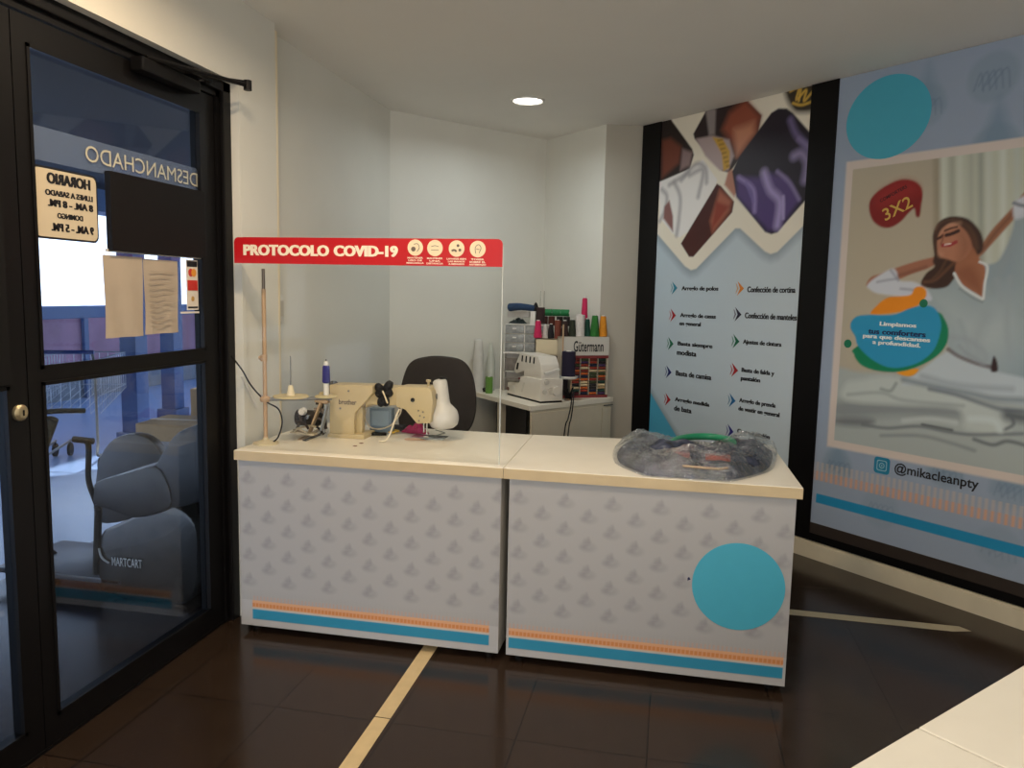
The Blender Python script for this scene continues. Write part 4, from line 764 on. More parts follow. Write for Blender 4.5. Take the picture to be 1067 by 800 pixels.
for k, (X, Y) in enumerate(((508, 532), (541, 517))):
    q = atz(*A6(X, Y), Z1); m = MB(); m.lathe([(.010, 0), (.010, .0015), (0, .002)], (q[0], q[1], Z1), 14); tag(m.build('brown_button', mat('btn', (120, 74, 60), .5), None, True), ['small brown button on the counter, nearer the front', 'small brown button on the counter, nearer the machine'][k], 'button')
# gooseneck lamp
lp = thing('work_lamp', (mxz(905, 0)[0]+.03, 3.60, Z1), 0, 'white gooseneck lamp with bulb shaped head right of the machine', 'lamp')
LY = 3.60; hT = aty(460, 394, LY); hB = aty(463.5, 446, LY); wL = aty(447.5, 430, LY); wR = aty(478, 430, LY)
cx = (wL[0]+wR[0])/2; R_ = (wR[0]-wL[0])/2; hz = hB[2]; HH = hT[2]-hz
ax_l = Vector((hT[0]-hB[0]-.008, .0, HH)).normalized()
m = MB(); m.lathe([(R_*.60, 0), (R_*.86, HH*.05), (R_*.98, HH*.14), (R_, HH*.22), (R_*.94, HH*.33), (R_*.72, HH*.42), (R_*.54, HH*.48), (R_*.51, HH*.56), (R_*.47, HH*.93), (R_*.40, HH*.97), (0, HH)], (cx+.004, LY, hz), 32, axis=ax_l); m.build('lamp_head', mat('lamp_white', (206, 203, 196), .35), lp, True, W=True)
m = MB(); m.lathe([(0, HH*.0), (R_*.3, HH*.998), (R_*.3, HH*1.0), (0, HH*1.004)], (cx+.004, LY, hz), 12, axis=ax_l); m2 = MB(); m2.cyl((hT[0], LY, hT[2]-.006), (hT[0], LY, hT[2]+.008), .012); m2.build('switch', BLACKM, lp, True, W=True)
m = MB(); m.tube([(mxz(800, 0)[0], FY+.125, mxz(0, 250)[1]), (mxz(830, 0)[0], FY+.155, mxz(0, 225)[1]), (cx-.01, FY+.16, hT[2]-.012), (hT[0], LY+.012, hT[2]-.014)], .006, 8); m.build('gooseneck', BLACKM, lp, True, W=True)
# ================================================================== office chair
CYY = 4.5; FAB = mat('chair_fabric', (40, 32, 28), .95, noise=.12, scale=80, bump=.3, bscale=300)
ch = thing('office_chair', (-1.36, 4.28, 0), 0, 'black fabric office chair with rounded back behind the left counter', 'chair')
bx = [aty(*q, CYY) for q in ((420, 455), (417, 430), (420, 400), (428, 378), (444, 371.5), (462, 371), (482, 375), (493, 388), (497.5, 410), (497, 430), (490, 447), (474, 457), (450, 462), (430, 462))]
P = smooth([Vector((q[0], q[2])) for q in bx], True, 4); cxx = sum(v[0] for v in P)/len(P); czz = sum(v[1] for v in P)/len(P)
m = MB(); N = len(P); vs = []; fs = []
layers = [(.0, -.028), (.5, -.034), (.82, -.030), (.97, -.016), (1., 0), (.97, .018), (.80, .026), (.0, .030)]
for sc_, dy_ in layers:
    for v in P: x_ = cxx+(v[0]-cxx)*max(sc_, .01); z_ = czz+(v[1]-czz)*max(sc_, .01); vs.append((x_, CYY+dy_-.9*(x_-cxx)**2*0+.55*(x_-cxx)**2*-1, z_))
for j in range(len(layers)-1):
    for i in range(N): fs.append((j*N+i, j*N+(i+1) % N, (j+1)*N+(i+1) % N, (j+1)*N+i))
m.add(vs, fs); m.build('backrest', FAB, ch, True, W=True)
m = MB(); yp(m, rrect(cxx-.16, cxx+.16, czz-.16, czz+.16, .06), CYY+.026, CYY+.034); m.build('back_shell', BLACKM, ch, True, W=True)
m = MB(); m.prism(rrect(-1.62, -1.12, 4.02, 4.48, .10), .44, .52, bev=.02); m.build('seat', FAB, ch, True, W=True)
m = MB(); m.tube([(-1.36, 4.25, .43), (-1.36, 4.50, .43), (-1.36, 4.565, .50), (-1.36, 4.555, .85)], .022, 10); m.build('back_support', BLACKM, ch, True, W=True)
MB().cyl((-1.36, 4.28, .10), (-1.36, 4.28, .44), .028).build('gas_column', BLACKM, ch, True, W=True)
for k in range(5):
    a = 2*PI*k/5+.3; e_ = (-1.36+.27*math.cos(a), 4.28+.27*math.sin(a), .065); m = MB(); m.tube([(-1.36, 4.28, .12), e_], .018, 8); lg = m.build('base_leg', BLACKM, ch, True, W=True)
    m = MB(); m.cyl((e_[0]-.012, e_[1], .028), (e_[0]+.012, e_[1], .028), .028); m.cyl((e_[0], e_[1], .03), (e_[0], e_[1], .07), .008); m.build('caster', BLACKM, lg, True, W=True)
# ================================================================== corner desk
DT = .80; P0 = (-.925, 5.19); P2 = (-.412, 5.885); P1 = (-1.53, 5.865)
dk = thing('corner_desk', (-.93, 5.19, 0), 0, 'cream corner desk with cabinet below against the back walls', 'desk')
m = MB(); m.prism([P0, P2, (-.545, 5.925), (-1.065, 6.44), P1], DT-.035, DT, bev=.003); m.build('desk_top', LAM, dk, W=True)
def onl(p, q, t_): return (p[0]+(q[0]-p[0])*t_, p[1]+(q[1]-p[1])*t_)
dv = Vector((P2[0]-P0[0], P2[1]-P0[1])).normalized(); nv = Vector((-dv.y, dv.x)); dsk = mat('desk_side', (208, 198, 176), .5, noise=.02)
def dq(t_, o): b_ = onl(P0, P2, t_); return (b_[0]+nv.x*o, b_[1]+nv.y*o)
m = MB(); m.prism([dq(.012, .012), dq(.985, .012), dq(.985, .07), dq(.72, .30), dq(.42, .30)], .03, DT-.035); m.build('cabinet_body', dsk, dk, W=True)
m = MB(); m.prism([dq(.02, .004), dq(.86, .004), dq(.86, .013), dq(.02, .013)], .05, DT-.055, bev=.002); m.build('cabinet_door', mat('desk_front', (214, 204, 182), .45, noise=.02), dk, W=True)
m = MB(); m.prism([dq(.87, .004), dq(.98, .004), dq(.98, .013), dq(.87, .013)], .05, DT-.075, bev=.002); m.build('filler_panel', mat('desk_front', (214, 204, 182), .45), dk, W=True)
m = MB(); m.prism([dq(.012, .03), dq(.98, .03), dq(.98, .06), dq(.012, .06)], 0, .03); m.build('plinth', BLACKM, dk, W=True)
m = MB(); m.prism([dq(.88, -.006), dq(.99, -.006), dq(.99, .004), dq(.88, .004)], DT-.06, DT-.052); m.build('handle_strip', GREYM, dk, W=True)
m = MB(); l0 = onl(P0, P1, .50); l1 = onl(P0, P1, .56); m.prism([(l0[0]+.02, l0[1]+.02), (l1[0]+.02, l1[1]+.02), (l1[0]+.05, l1[1]+.05), (l0[0]+.05, l0[1]+.05)], 0, DT-.035); m.build('side_support', dsk, dk, W=True)
m = MB(); ma_ = onl(P0, P1, .92); m.prism([dq(.10, .13), dq(.14, .16), (ma_[0]+.17, ma_[1]+.20), (ma_[0]+.14, ma_[1]+.17)], .02, DT-.035); m.build('shade_panel', mat('desk_shade', (30, 24, 22), .7), dk, W=True)  # dark sheet added to stand for the shade under the desk
# --- overlock machine
sg_x = Vector((.69, -.72, 0)).normalized(); cB_ = Vector(atz(559, 420, DT)); cL_ = Vector(atz(526, 409.5, DT+.012)); cL_.z = DT; ws_ = (cB_-cL_).length*1.04
ang_s = math.atan2((cB_-cL_).y, (cB_-cL_).x)
og = thing('overlock_machine', (cL_.x+.012, cL_.y+.012, DT), ang_s, 'white overlock sewing machine on the corner desk', 'sewing machine')
SW = mat('overlock_white', (222, 216, 204), .35, noise=.015); W_ = ws_; D_s = .188
def xp(mb, pts, y0, y1, bev=.004, M=Matrix()): return mb.prism(pts, y0, y1, M @ XZ, bev)
xp(MB(), [(0, .02), (.02, .012), (W_, .012), (W_, .17), (W_*.42, .165), (W_*.38, .115), (.01, .10)], 0, D_s, .008).build('lower_body', SW, og, True)
xp(MB(), [(W_*.46, .16), (W_*.98, .165), (W_*.94, .27), (W_*.86, .325), (W_*.34, .335), (W_*.20, .24), (W_*.16, .19), (W_*.22, .17), (W_*.46, .20)], .015, D_s-.02, .008).build('upper_head', SW, og, True)
for k in range(4):
    m = MB(); x_ = W_*.40+k*W_*.115; xp(m, [(x_, .27), (x_+.012, .27), (x_+.018, .315), (x_+.006, .315)], .010, .016, 0); m.build('tension_slot', BLACKM, og)
m = MB(); xp(m, [(W_*.24, .205), (W_*.28, .205), (W_*.31, .255), (W_*.27, .255)], .010, .016, 0); m.build('face_slot', BLACKM, og)
m = MB(); xp(m, [(W_*.03, .105), (W_*.36, .118), (W_*.36, .128), (W_*.03, .115)], -.006, .09, .001); m.build('cloth_plate', mat('plate_grey', (150, 144, 134), .35, metal=.4), og, True)
m = MB(); xp(m, [(W_*.02, .112), (W_*.30, .125), (W_*.30, .145), (W_*.02, .128)], .09, .15, .002); m.build('red_cloth_guard', mat('dull_red', (128, 56, 56), .6), og, True)
m = MB(); m.cyl((W_, D_s*.68, .085), (W_+.022, D_s*.68, .085), .035, .032); m.build('hand_wheel', SW, og, True)
for yy_, zz_, r_ in ((.035, .08, .018), (.09, .085, .024), (.05, .15, .020)):
    m = MB(); m.cyl((W_, yy_, zz_), (W_+.012, yy_, zz_), r_, r_*.85); m.build('dial', OFFW, og, True)
m = MB(); m.box(W_-.004, .03, .215, W_+.012, .15, .232, Matrix.Translation((W_, .09, .225)) @ Matrix.Rotation(math.radians(14), 4, 'X') @ Matrix.Translation((-W_, -.09, -.225)), .003); m.build('lever', WHITE, og, True)
m = MB(); xp(m, [(.02, .035), (W_*.28, .035), (W_*.25, .085), (.03, .075)], -.005, .002, .001); m.build('looper_cover', OFFW, og, True); m = MB(); m.ball((.03, -.002, .05), .02, .008, .016); m.build('front_latch', mat('dull_brown', (92, 60, 52), .5), og, True)
m = MB(); xp(m, [(W_*.45, .05), (W_*.49, .05), (W_*.55, .12), (W_*.51, .12)], -.003, .004, .001); m.build('front_rib', OFFW, og, True)
m = MB(); xp(m, [(.0, 0), (W_, 0), (W_, .012), (.0, .012)], .005, D_s-.005, .002); m.build('rubber_base', BLACKM, og)
# --- navy cone on a white tray attached to a post behind the overlock
def cone(x, y, z, r, h, rgb, label, grp=None, style='cone', holder=True):
    o = thing('thread_cone', (x, y, z), 0, label, 'thread', grp)
    key = 'thr_%d_%d_%d' % rgb
    if style == 'cone': pr = [(r*.95, 0), (r, h*.06), (r*.62, h*.92), (r*.45, h*.95)]
    else: pr = [(r, 0), (r, h*.95), (r*.9, h*.97)]
    MB().lathe(pr, (0, 0, 0), 22).build('thread', mat(key, rgb, .8, noise=.08, scale=60, bump=.3, bscale=400), o, True)
    MB().lathe([(r*.40, h*.90), (r*.38, h), (r*.2, h), (r*.2, h*.9)], (0, 0, 0), 14).build('core', WHITE, o, True)
    return o
# --- thread display cabinet
fl = Vector((-.79, 5.70)); frr = Vector((-.515, 5.850)); dirx = (frr-fl); Wg = dirx.length; ag = math.atan2(dirx.y, dirx.x)
def fit_disp():
    # front bottom edge under pixels 585..632 on the desk top
    a = Vector(atz(586, 412, DT)); b = Vector(atz(630, 409, DT)); return a, b
ga, gb = Vector(aty(584, 413, 5.68)), Vector(aty(632.5, 410, 5.86)); dirx = gb-ga; Wg = math.hypot(dirx.x, dirx.y); ag = math.atan2(dirx.y, dirx.x)
Hg = aty(584, 351, 5.68)[2]-DT; Dg = .095
gd = thing('thread_display', (ga.x, ga.y, DT), ag, 'grey thread display box full of coloured spools on the desk', 'display box')
GB = mat('display_grey', (196, 186, 168), .5, noise=.02)
m = MB(); m.box(0, 0, 0, Wg, Dg, .012); m.box(0, 0, 0, .008, Dg, Hg); m.box(Wg-.008, 0, 0, Wg, Dg, Hg); m.box(0, Dg-.008, 0, Wg, Dg, Hg); m.box(0, 0, Hg-.012, Wg, Dg, Hg); m.build('case', GB, gd)
hz0 = Hg*.70; MB().box(-.001, -.006, hz0, Wg+.001, .0, Hg+.002, bev=.001).build('header', mat('header_grey', (206, 202, 192), .45, noise=.01), gd)
t = MB(); add_text(t, 'Gütermann', Wg*.24, Wg*.88, hz0+(Hg-hz0)*.20, hz0+(Hg-hz0)*.80, lambda x, z, h: Vector((x, -.0065-h*.0004, z)), .02); t.build('lettering', INK, gd)
m = MB(); m.box(0, -.004, hz0-.022, Wg, .0, hz0); m.box(0, -.004, 0, Wg, 0, .02); m.build('red_trim', mat('display_red', (122, 40, 40), .5), gd)
pal = [(150, 52, 34), (196, 96, 40), (30, 60, 50), (24, 30, 60), (180, 150, 110), (90, 30, 40), (210, 190, 150), (40, 90, 110), (120, 44, 30), (60, 70, 40), (30, 26, 30), (170, 70, 50), (200, 140, 50), (70, 50, 90)]
x0g = Wg*.22; nc, nr_ = 4, 13; cw = (Wg-.012-x0g)/nc; rh = (hz0-.022-.02)/nr_
m = MB()
for i in range(nc+1): m.box(x0g+i*cw-.002, -.002, .02, x0g+i*cw+.002, Dg*.6, hz0-.022)
m.build('dividers', mat('divider_tan', (170, 160, 140), .5), gd)
for i in range(nc):
    for j in range(nr_):
        m = MB(); z_ = .02+rh*(j+.5); xa = x0g+i*cw+.005; xb = x0g+(i+1)*cw-.005; m.cyl((xa, .016, z_), (xb, .016, z_), rh*.42, n=10); c_ = random.choice(pal)
        sp_ = m.build('spool', mat('sp_%d_%d_%d' % c_, c_, .75, noise=.1, scale=80), gd, True)
# dark void left of spools inside the case
m = MB(); m.box(.008, .06, .012, x0g-.004, .065, hz0-.01); m.build('dark_insert', mat('dark_purple', (36, 26, 34), .7), gd)
# small tray holding the navy cone in front of the display
nq = aty(592, 393, 5.60); tr_ = thing('cone_tray', (nq[0], 5.60, DT), 0, 'white tray on a post holding the navy cone before the display', 'tray')
tz_ = nq[2]-DT
m = MB(); m.lathe([(.0, tz_-.012), (.062, tz_-.010), (.070, tz_-.002), (.070, tz_+.010), (.064, tz_+.010), (.062, tz_), (0, tz_)], (0, 0, 0), 30); m.build('dish', WHITE, tr_, True)
m = MB(); m.cyl((.02, .02, 0), (.02, .02, tz_-.008), .006); m.cyl((.02, .02, 0), (.02, .02, .006), .025); m.build('post', POLE, tr_, True)
cone(nq[0], 5.60, DT+tz_, .050, aty(592, 368, 5.6)[2]-DT-tz_+.02, (30, 22, 48), 'large navy thread cone on the white tray by the overlock', None, 'cyl')
# dark cluster under the tray
q = aty(592, 407, 5.55)
m = MB()
for k in range(9):
    a = k*2.4; m.tube([(q[0], 5.56, DT+.02), (q[0]+.035*math.cos(a), 5.56+.02*math.sin(a), DT+.05+.006*k), (q[0]+.02*math.cos(a+1), 5.56, DT+.015)], .006, 6)
tag(m.build('power_plug_cables', BLACKM, None, True), 'tangle of black plugs and wires on the desk beside the overlock', 'cable')
m = MB(); c_a = aty(597, 413, 5.47); 
for px0, px1 in ((596, 588), (598, 592)):
    a = aty(px0, 408, 5.50); b = aty(px0-1, 422, 5.40); c_ = aty(px1, 452, 5.30); a2 = aty((px0+px1)/2, 436, 5.33); m.tube([tuple(a), tuple(b), tuple(a2), tuple(c_), (c_[0]-.03, 5.28, .02)], .0045, 6)
tag(m.build('power_cables', BLACKM, None, True), 'two black cables hanging down in front of the desk cabinet', 'cable')
# --- cones standing on the display
DM = Matrix.Translation((ga.x, ga.y, 0)) @ Matrix.Rotation(ag, 4, 'Z'); ztop_ = DT+Hg+.003
def ontop(u, v, r, h, rgb, label, style='cone', z=None):
    p_ = DM @ Vector((u, v, 0)); return cone(p_.x, p_.y, z or ztop_, r, h, rgb, label, None, style)
ontop(Wg*.42, .05, .036, .165, (216, 210, 204), 'white thread cone standing on the thread display', 'cyl')
ontop(Wg*.60, .07, .028, .135, (20, 70, 56), 'dark teal thread cone between white and green ones')
ontop(Wg*.73, .04, .036, .165, (44, 116, 44), 'bright green thread cone beside the orange one')
ontop(Wg*.92, .05, .034, .160, (226, 146, 34), 'orange thread cone at right end of the display')
ontop(Wg*.58, .115, .030, .30, (196, 36, 84), 'tall pink thread cone rising behind the teal one')
ontop(Wg*.10, .05, .030, .12, (52, 30, 26), 'dark brown thread cone at left end of the display')
ontop(Wg*.26, .05, .030, .13, (40, 46, 30), 'dark olive thread cone second from left on display')
# --- side box left of display (cream) with cones and top tray
sq = Vector(aty(557, 396, 5.80)); sbw = .23
sb = thing('cream_box', (sq.x, 5.775, DT), 0, 'plain cream box between drawer organizer and thread display', 'box')
hb_ = aty(557, 352, 5.78)[2]-DT
xw = aty(584, 352, 5.78)[0]-aty(556, 352, 5.78)[0]
m = MB(); m.box(0, 0, 0, xw, .008, hb_*.60); m.box(0, 0, hb_*.72, xw, .008, hb_); m.box(0, 0, 0, .008, .085, hb_); m.box(xw-.008, 0, 0, xw, .085, hb_); m.box(0, .077, 0, xw, .085, hb_); m.box(0, 0, 0, xw, .085, .008); m.box(0, 0, hb_-.008, xw, .085, hb_); m.build('carton', mat('cream_carton', (214, 200, 168), .6, noise=.03), sb)
m = MB(); m.box(.02, .02, hb_*.58, .08, .07, hb_*.70, bev=.01); m.box(.10, .02, hb_*.58, xw-.02, .07, hb_*.69, bev=.01); m.build('dark_contents', mat('dark_red_thread', (60, 26, 24), .8), sb, True)
SB = Matrix.Translation((sq.x, 5.775, 0)) @ Matrix.Rotation(math.radians(0), 4, 'Z')
def onsb(u, v, r, h, rgb, label, style='cone', dz=0.):
    p_ = SB @ Vector((u, v, 0)); return cone(p_.x, p_.y, DT+hb_+dz, r, h, rgb, label, None, style)
onsb(.015, .035, .032, .135, (206, 40, 92), 'pink thread cone on the cream box beside the organizer')
onsb(.070, .05, .024, .10, (206, 198, 192), 'short white cone between pink and black ones'); onsb(.115, .04, .024, .11, (26, 22, 26), 'black thread cone on the cream box')
onsb(.165, .045, .026, .14, (120, 60, 44), 'rust brown thread cone at right edge of the cream box', 'cyl')
# white shelf with dark cones and green horizontal spools on top
q0 = aty(563, 339, 6.07); q1 = aty(596, 341, 6.07)
wsx = thing('wire_shelf', (q0[0], 6.05, DT), 0, 'thin white shelf on posts behind the thread cones', 'shelf')
hs_ = q0[2]-DT; m = MB(); m.box(0, 0, hs_-.008, q1[0]-q0[0], .08, hs_, bev=.002); m.build('shelf_board', WHITE, wsx, True)
for x_ in (.006, q1[0]-q0[0]-.006): MB().cyl((x_, .05, 0), (x_, .05, hs_-.006), .005).build('post', WHITE, wsx, True)
for k, (u, rgb, lab) in enumerate(((.03, (70, 34, 30), 'dark maroon spool lying left on the thin shelf'), (.085, (92, 44, 32), 'brown spool standing in middle of the thin shelf'), (.15, (36, 34, 26), 'dark olive spool standing on the thin shelf'), (.205, (30, 26, 24), 'black spool standing right on the thin shelf'))):
    cone(q0[0]+u, 6.09, DT+hs_, .026, .075, rgb, lab, None, 'cyl')
for k in range(3):
    o = thing('thread_spool', (q0[0]+.055+k*.068, 6.09, DT+hs_+.103), 0, ['green spool lying on top of the dark spools, left', 'green spool lying on top of the dark spools, middle', 'green spool lying on top of the dark spools, right'][k], 'thread')
    MB().cyl((-.032, 0, 0), (.032, 0, 0), .027).build('thread', mat('green_thread', (28, 122, 66), .7, noise=.1, scale=90), o, True); MB().cyl((-.035, 0, 0), (.035, 0, 0), .010).build('core', WHITE, o, True)
# rod stand behind
q = aty(563, 318, 6.18); m = MB(); m.cyl((q[0], 6.18, DT), (q[0], 6.18, aty(563, 303, 6.18)[2]), .003, n=8); m.cyl((q[0]+.03, 6.18, DT), (q[0]+.03, 6.18, aty(567, 303, 6.18)[2]), .003, n=8); m.box(q[0]-.02, 6.16, DT, q[0]+.05, 6.20, DT+.01); tag(m.build('rod_stand', CHROME, None, True), 'two thin upright steel rods behind the organizer', 'rod')
m = MB(); q = aty(587, 345, 5.675); m.cyl((q[0], 5.675, DT), (q[0], 5.675, aty(587, 338, 5.675)[2]), .006, n=12); m.cyl((q[0], 5.675, DT), (q[0], 5.675, DT+.006), .014); tag(m.build('tan_post', POLE, None, True), 'slim tan upright post in front of the thread display', 'post')
# --- drawer organizer
o0 = aty(524.5, 402, 5.945); o1 = aty(571, 402, 5.945); wo = o1[0]-o0[0]; ho = aty(530, 337, 5.945)[2]-DT; zb_ = aty(530, 366, 5.945)[2]-DT
dg = thing('drawer_organizer', (o0[0], 5.945, DT), 0, 'white drawer organizer with small clear drawers on the desk', 'organizer')
m = MB(); m.box(0, 0, 0, .006, .09, ho); m.box(wo-.006, 0, 0, wo, .09, ho); m.box(0, .084, 0, wo, .09, ho); m.box(0, 0, ho-.008, wo, .09, ho); m.box(-.006, -.010, zb_-.016, wo, .09, zb_); m.box(0, 0, 0, wo, .09, .006); m.box(wo*.45-.004, 0, zb_, wo*.45+.004, .09, ho)
rh_ = (ho-zb_-.008)/3
for k in range(1, 3): m.box(0, 0, zb_+k*rh_-.002, wo, .09, zb_+k*rh_+.002)
m.box(0, 0, zb_*.5-.003, wo, .09, zb_*.5+.003); m.build('frame', WHITE, dg)
DRW = mat('clear_drawer', (150, 152, 150), .25, noise=.25, scale=40); DRD = mat('drawer_contents', (92, 92, 92), .6, noise=.5, scale=45)
for k in range(3):
    for c_ in range(2):
        xa, xb = (.008, wo*.45-.006) if c_ == 0 else (wo*.45+.006, wo-.008); z_ = zb_+k*rh_+.004
        m = MB(); m.box(xa, -.006, z_, xb, .0, z_+rh_-.008, bev=.002); d_ = m.build('drawer', DRW, dg, True); MB().box((xa+xb)/2-.015, -.014, z_+rh_*.45, (xa+xb)/2+.015, -.006, z_+rh_*.6).build('pull', WHITE, d_)
        MB().box(xa+.004, .0, z_+.002, xb-.004, .07, z_+rh_*.6).build('contents', DRD, d_)
for k in range(2):
    m = MB(); z_ = k*zb_*.5+.01; m.box(.01, .01, z_, wo-.01, .02, z_+zb_*.3, bev=.002); d_ = m.build('bin', mat('bin_grey', (130, 122, 116), .4, noise=.3, scale=25), dg, True)
lump('dark_fabric_roll', o0[0]+.10, 5.99, .066, .032, .030, mat('dark_teal_cloth', (30, 44, 46), .8, noise=.4, scale=60, bump=.4), 'dark patterned fabric bundle on top of the organizer', 'fabric', 8, DT+ho)
m = MB(); m.box(o0[0]+.015, 5.962, DT+ho+.050, o0[0]+.19, 6.022, DT+ho+.095, bev=.008); tag(m.build('grey_box', mat('grey_carton', (176, 172, 166), .5), None, True), 'small grey box on the dark fabric bundle, below the blue roll', 'box')
m = MB(); m.tube([(o0[0]+.03, 5.99, DT+ho+.125), (o0[0]+.12, 5.95, DT+ho+.132), (o0[0]+.22, 5.99, DT+ho+.122)], lambda t_: .032-.008*t_, 12); tag(m.build('blue_fabric_roll', mat('blue_cloth', (34, 62, 96), .8, noise=.2, scale=50, bump=.4), None, True), 'dark blue fabric roll topmost above the organizer', 'fabric')
m = MB(); m.lathe([(.022, 0), (.026, .02), (.010, .06), (0, .07)], (o0[0]+.235, 5.99, DT+ho+.10), 12); tag(m.build('black_pincushion', BLACKM, None, True), 'black pointed pincushion at right end of the blue roll', 'pincushion')
cone(o0[0]+.275, 5.985, DT+ho, .034, .135, (54, 34, 34), 'dark maroon thread cone at right of the organizer top', None, 'cyl')
m = MB(); m.box(o0[0]+.20, 5.955, DT+ho, o0[0]+.238, 6.02, DT+ho+.10, bev=.003); tag(m.build('white_card_box', WHITE, None, True), 'small upright white box on the organizer beside the maroon cone', 'box')
# --- left end of the desk: green cone, rolls
g0 = atz(509.5, 409.5, DT); cone(g0[0], g0[1], DT, .028, aty(509, 392, g0[1])[2]-DT, (92, 140, 52), 'olive green thread cone at left end of the desk', None, 'cyl')
q = aty(512, 395, 5.98); m = MB(); m.lathe([(.035, 0), (.035, .22), (.014, .34), (.010, .37), (0, .375)], (q[0], 5.95, DT), 20); tag(m.build('pale_bottle', mat('pale_bottle', (196, 200, 190), .35), None, True), 'tall pale bottle behind the green cone on the desk', 'bottle')
q = aty(500, 395, 5.9); m = MB(); m.lathe([(.050, 0), (.050, .012), (.045, .02), (.040, .26), (.030, .40), (0, .41)], (q[0]-.0, 5.84, DT), 24); tag(m.build('white_paper_roll', mat('paper_roll', (206, 204, 198), .7), None, True), 'white paper roll standing at left end of the desk', 'paper roll')
m = MB(); q = atz(500, 408, DT); m.box(q[0]-.02, q[1]-.01, DT, q[0]+.06, q[1]+.035, DT+.03, bev=.004); tag(m.build('black_remote', BLACKM, None, True), 'small black box at left end of the desk before the roll', 'box')

# ================================================================== plastic wrapped garments with a green hanger
bd = thing('wrapped_garment', (.13, 3.5, Z1), 0, 'dark denim garments folded in a clear plastic bag, green hanger', 'garment bundle')
def field(px, py, hz):
    return Vector(atz(px, py, hz))
out_px = [(646, 480), (643, 470), (650, 458), (664, 453), (684, 455), (702, 461), (722, 465), (742, 461), (760, 458), (780, 460), (797, 463), (805, 470), (803, 482), (795, 489), (770, 496), (740, 500), (712, 500), (680, 494), (660, 487)]
OL = smooth([Vector(atz(a, b, Z1+(.045 if b < 470 else .012))).to_2d() for a, b in out_px], True, 4)
OL = [Vector((v[0], max(v[1], 3.112))) for v in OL]
OLn = np.array([(v[0], v[1]) for v in OL]); x0_, y0_ = OLn.min(0); x1_, y1_ = OLn.max(0)
def blanket(OLn, rings, hmax, wmin, seed, amp, expo, fine=0.):
    OLd = []; n = len(OLn)
    for i in range(n):
        for k in range(2): OLd.append(OLn[i]+(OLn[(i+1) % n]-OLn[i])*k/2)
    OLd = np.array(OLd); c_ = OLd.mean(0)+np.array([0, .03]); N_ = len(OLd); rs = np.random.RandomState(seed); prm = [(rs.rand()*2*PI, 16*1.25**(k % 8), rs.rand()*9) for k in range(24)]
    vs = []; fs = []
    for j in range(rings+1):
        t_ = 1-(1-j/rings)**1.0; P = c_+(OLd-c_)*max(t_, .004)
        D = np.array([np.min(np.hypot(OLd[:, 0]-q[0], OLd[:, 1]-q[1])) for q in P]); nz_ = np.zeros(N_)
        for k, (a, f_, ph) in enumerate(prm): nz_ += np.sin((P[:, 0]*math.cos(a)+P[:, 1]*math.sin(a))*f_+ph+1.3*np.sin(P[:, 0]*17+P[:, 1]*11+k))/(1+(k % 8)*.35)
        dip = np.exp(-(((P[:, 0]-.10)/.13)**2+((P[:, 1]-3.74)/.11)**2))
        Hh = Z1+.003+hmax*np.clip(D/wmin, 0, 1)**expo*(1+amp*nz_/4)*(1-.62*dip); Hh += fine*rs.randn(N_)*np.clip(D/.05, 0, 1)
        for q, h in zip(P, Hh): vs.append((q[0], q[1], max(h, Z1+.002)))
    for j in range(rings):
        for i in range(N_): fs.append((j*N_+i, j*N_+(i+1) % N_, (j+1)*N_+(i+1) % N_, (j+1)*N_+i))
    fs.append([rings*N_+i for i in range(N_)]); return vs, fs
vs, fs = blanket(OLn, 60, .062, .07, 3, .42, .55); m = MB(); m.add(vs, fs)
def garmat():
    m = bpy.data.materials.new('denim_pattern'); m.use_nodes = True; nt = m.node_tree; b = nt.nodes['Principled BSDF']; tc = nt.nodes.new('ShaderNodeTexCoord')
    n = nt.nodes.new('ShaderNodeTexNoise'); n.inputs['Scale'].default_value = 16; n.inputs['Detail'].default_value = 6; r = nt.nodes.new('ShaderNodeValToRGB'); e = r.color_ramp.elements
    e[0].position = .36; e[0].color = lin((18, 20, 24))+(1,); e[1].position = .80; e[1].color = lin((150, 152, 158))+(1,); x = e.new(.5); x.color = lin((40, 48, 70))+(1,); x = e.new(.60); x.color = lin((62, 66, 84))+(1,)
    nt.links.new(tc.outputs['Object'], n.inputs[0]); nt.links.new(n.outputs['Fac'], r.inputs[0]); nt.links.new(r.outputs[0], b.inputs['Base Color']); b.inputs['Roughness'].default_value = .85; return m
m.build('folded_garments', garmat(), bd, True, W=True)
for (px_, py_, w_, h_, cc) in ((706, 472, .05, .02, (150, 66, 74)), (748, 475, .05, .02, (182, 74, 62))):
    q = atz(px_, py_, Z1+.07); MB().box(q[0]-w_, q[1]-h_, Z1+.052, q[0]+w_, q[1]+h_, Z1+.074, bev=.004).build('red_label', mat('lab_%d' % cc[0], tuple(int(v*.8) for v in cc), .6, noise=.2, scale=60), bd, True, W=True)
q = atz(736, 490, Z1+.05); m = MB(); m.tube([(q[0]-.09, q[1]+.01, Z1+.060), (q[0]-.03, q[1]-.01, Z1+.062), (q[0]+.04, q[1]-.006, Z1+.060), (q[0]+.08, q[1]+.015, Z1+.062)], .005, 8); m.build('pale_trim', mat('pale_trim', (158, 138, 116), .7), bd, True, W=True)
hg = [Vector(atz(a, b, Z1+.085)) for a, b in ((698, 463), (706, 458), (722, 455), (742, 455), (758, 458), (764, 461))]
m = MB(); m.tube([tuple(v) for v in hg], .016, 10); m.build('hanger_bar', mat('hanger_green', (32, 132, 92), .4), bd, True, W=True)
cc_ = OLn.mean(0); OLf = cc_+(OLn-cc_)*1.06; OLf[:, 1] = np.maximum(OLf[:, 1], 3.095)
vs, fs = blanket(OLf, 80, .080, .085, 9, .34, .5, .0034); m = MB(); m.add(vs, fs)
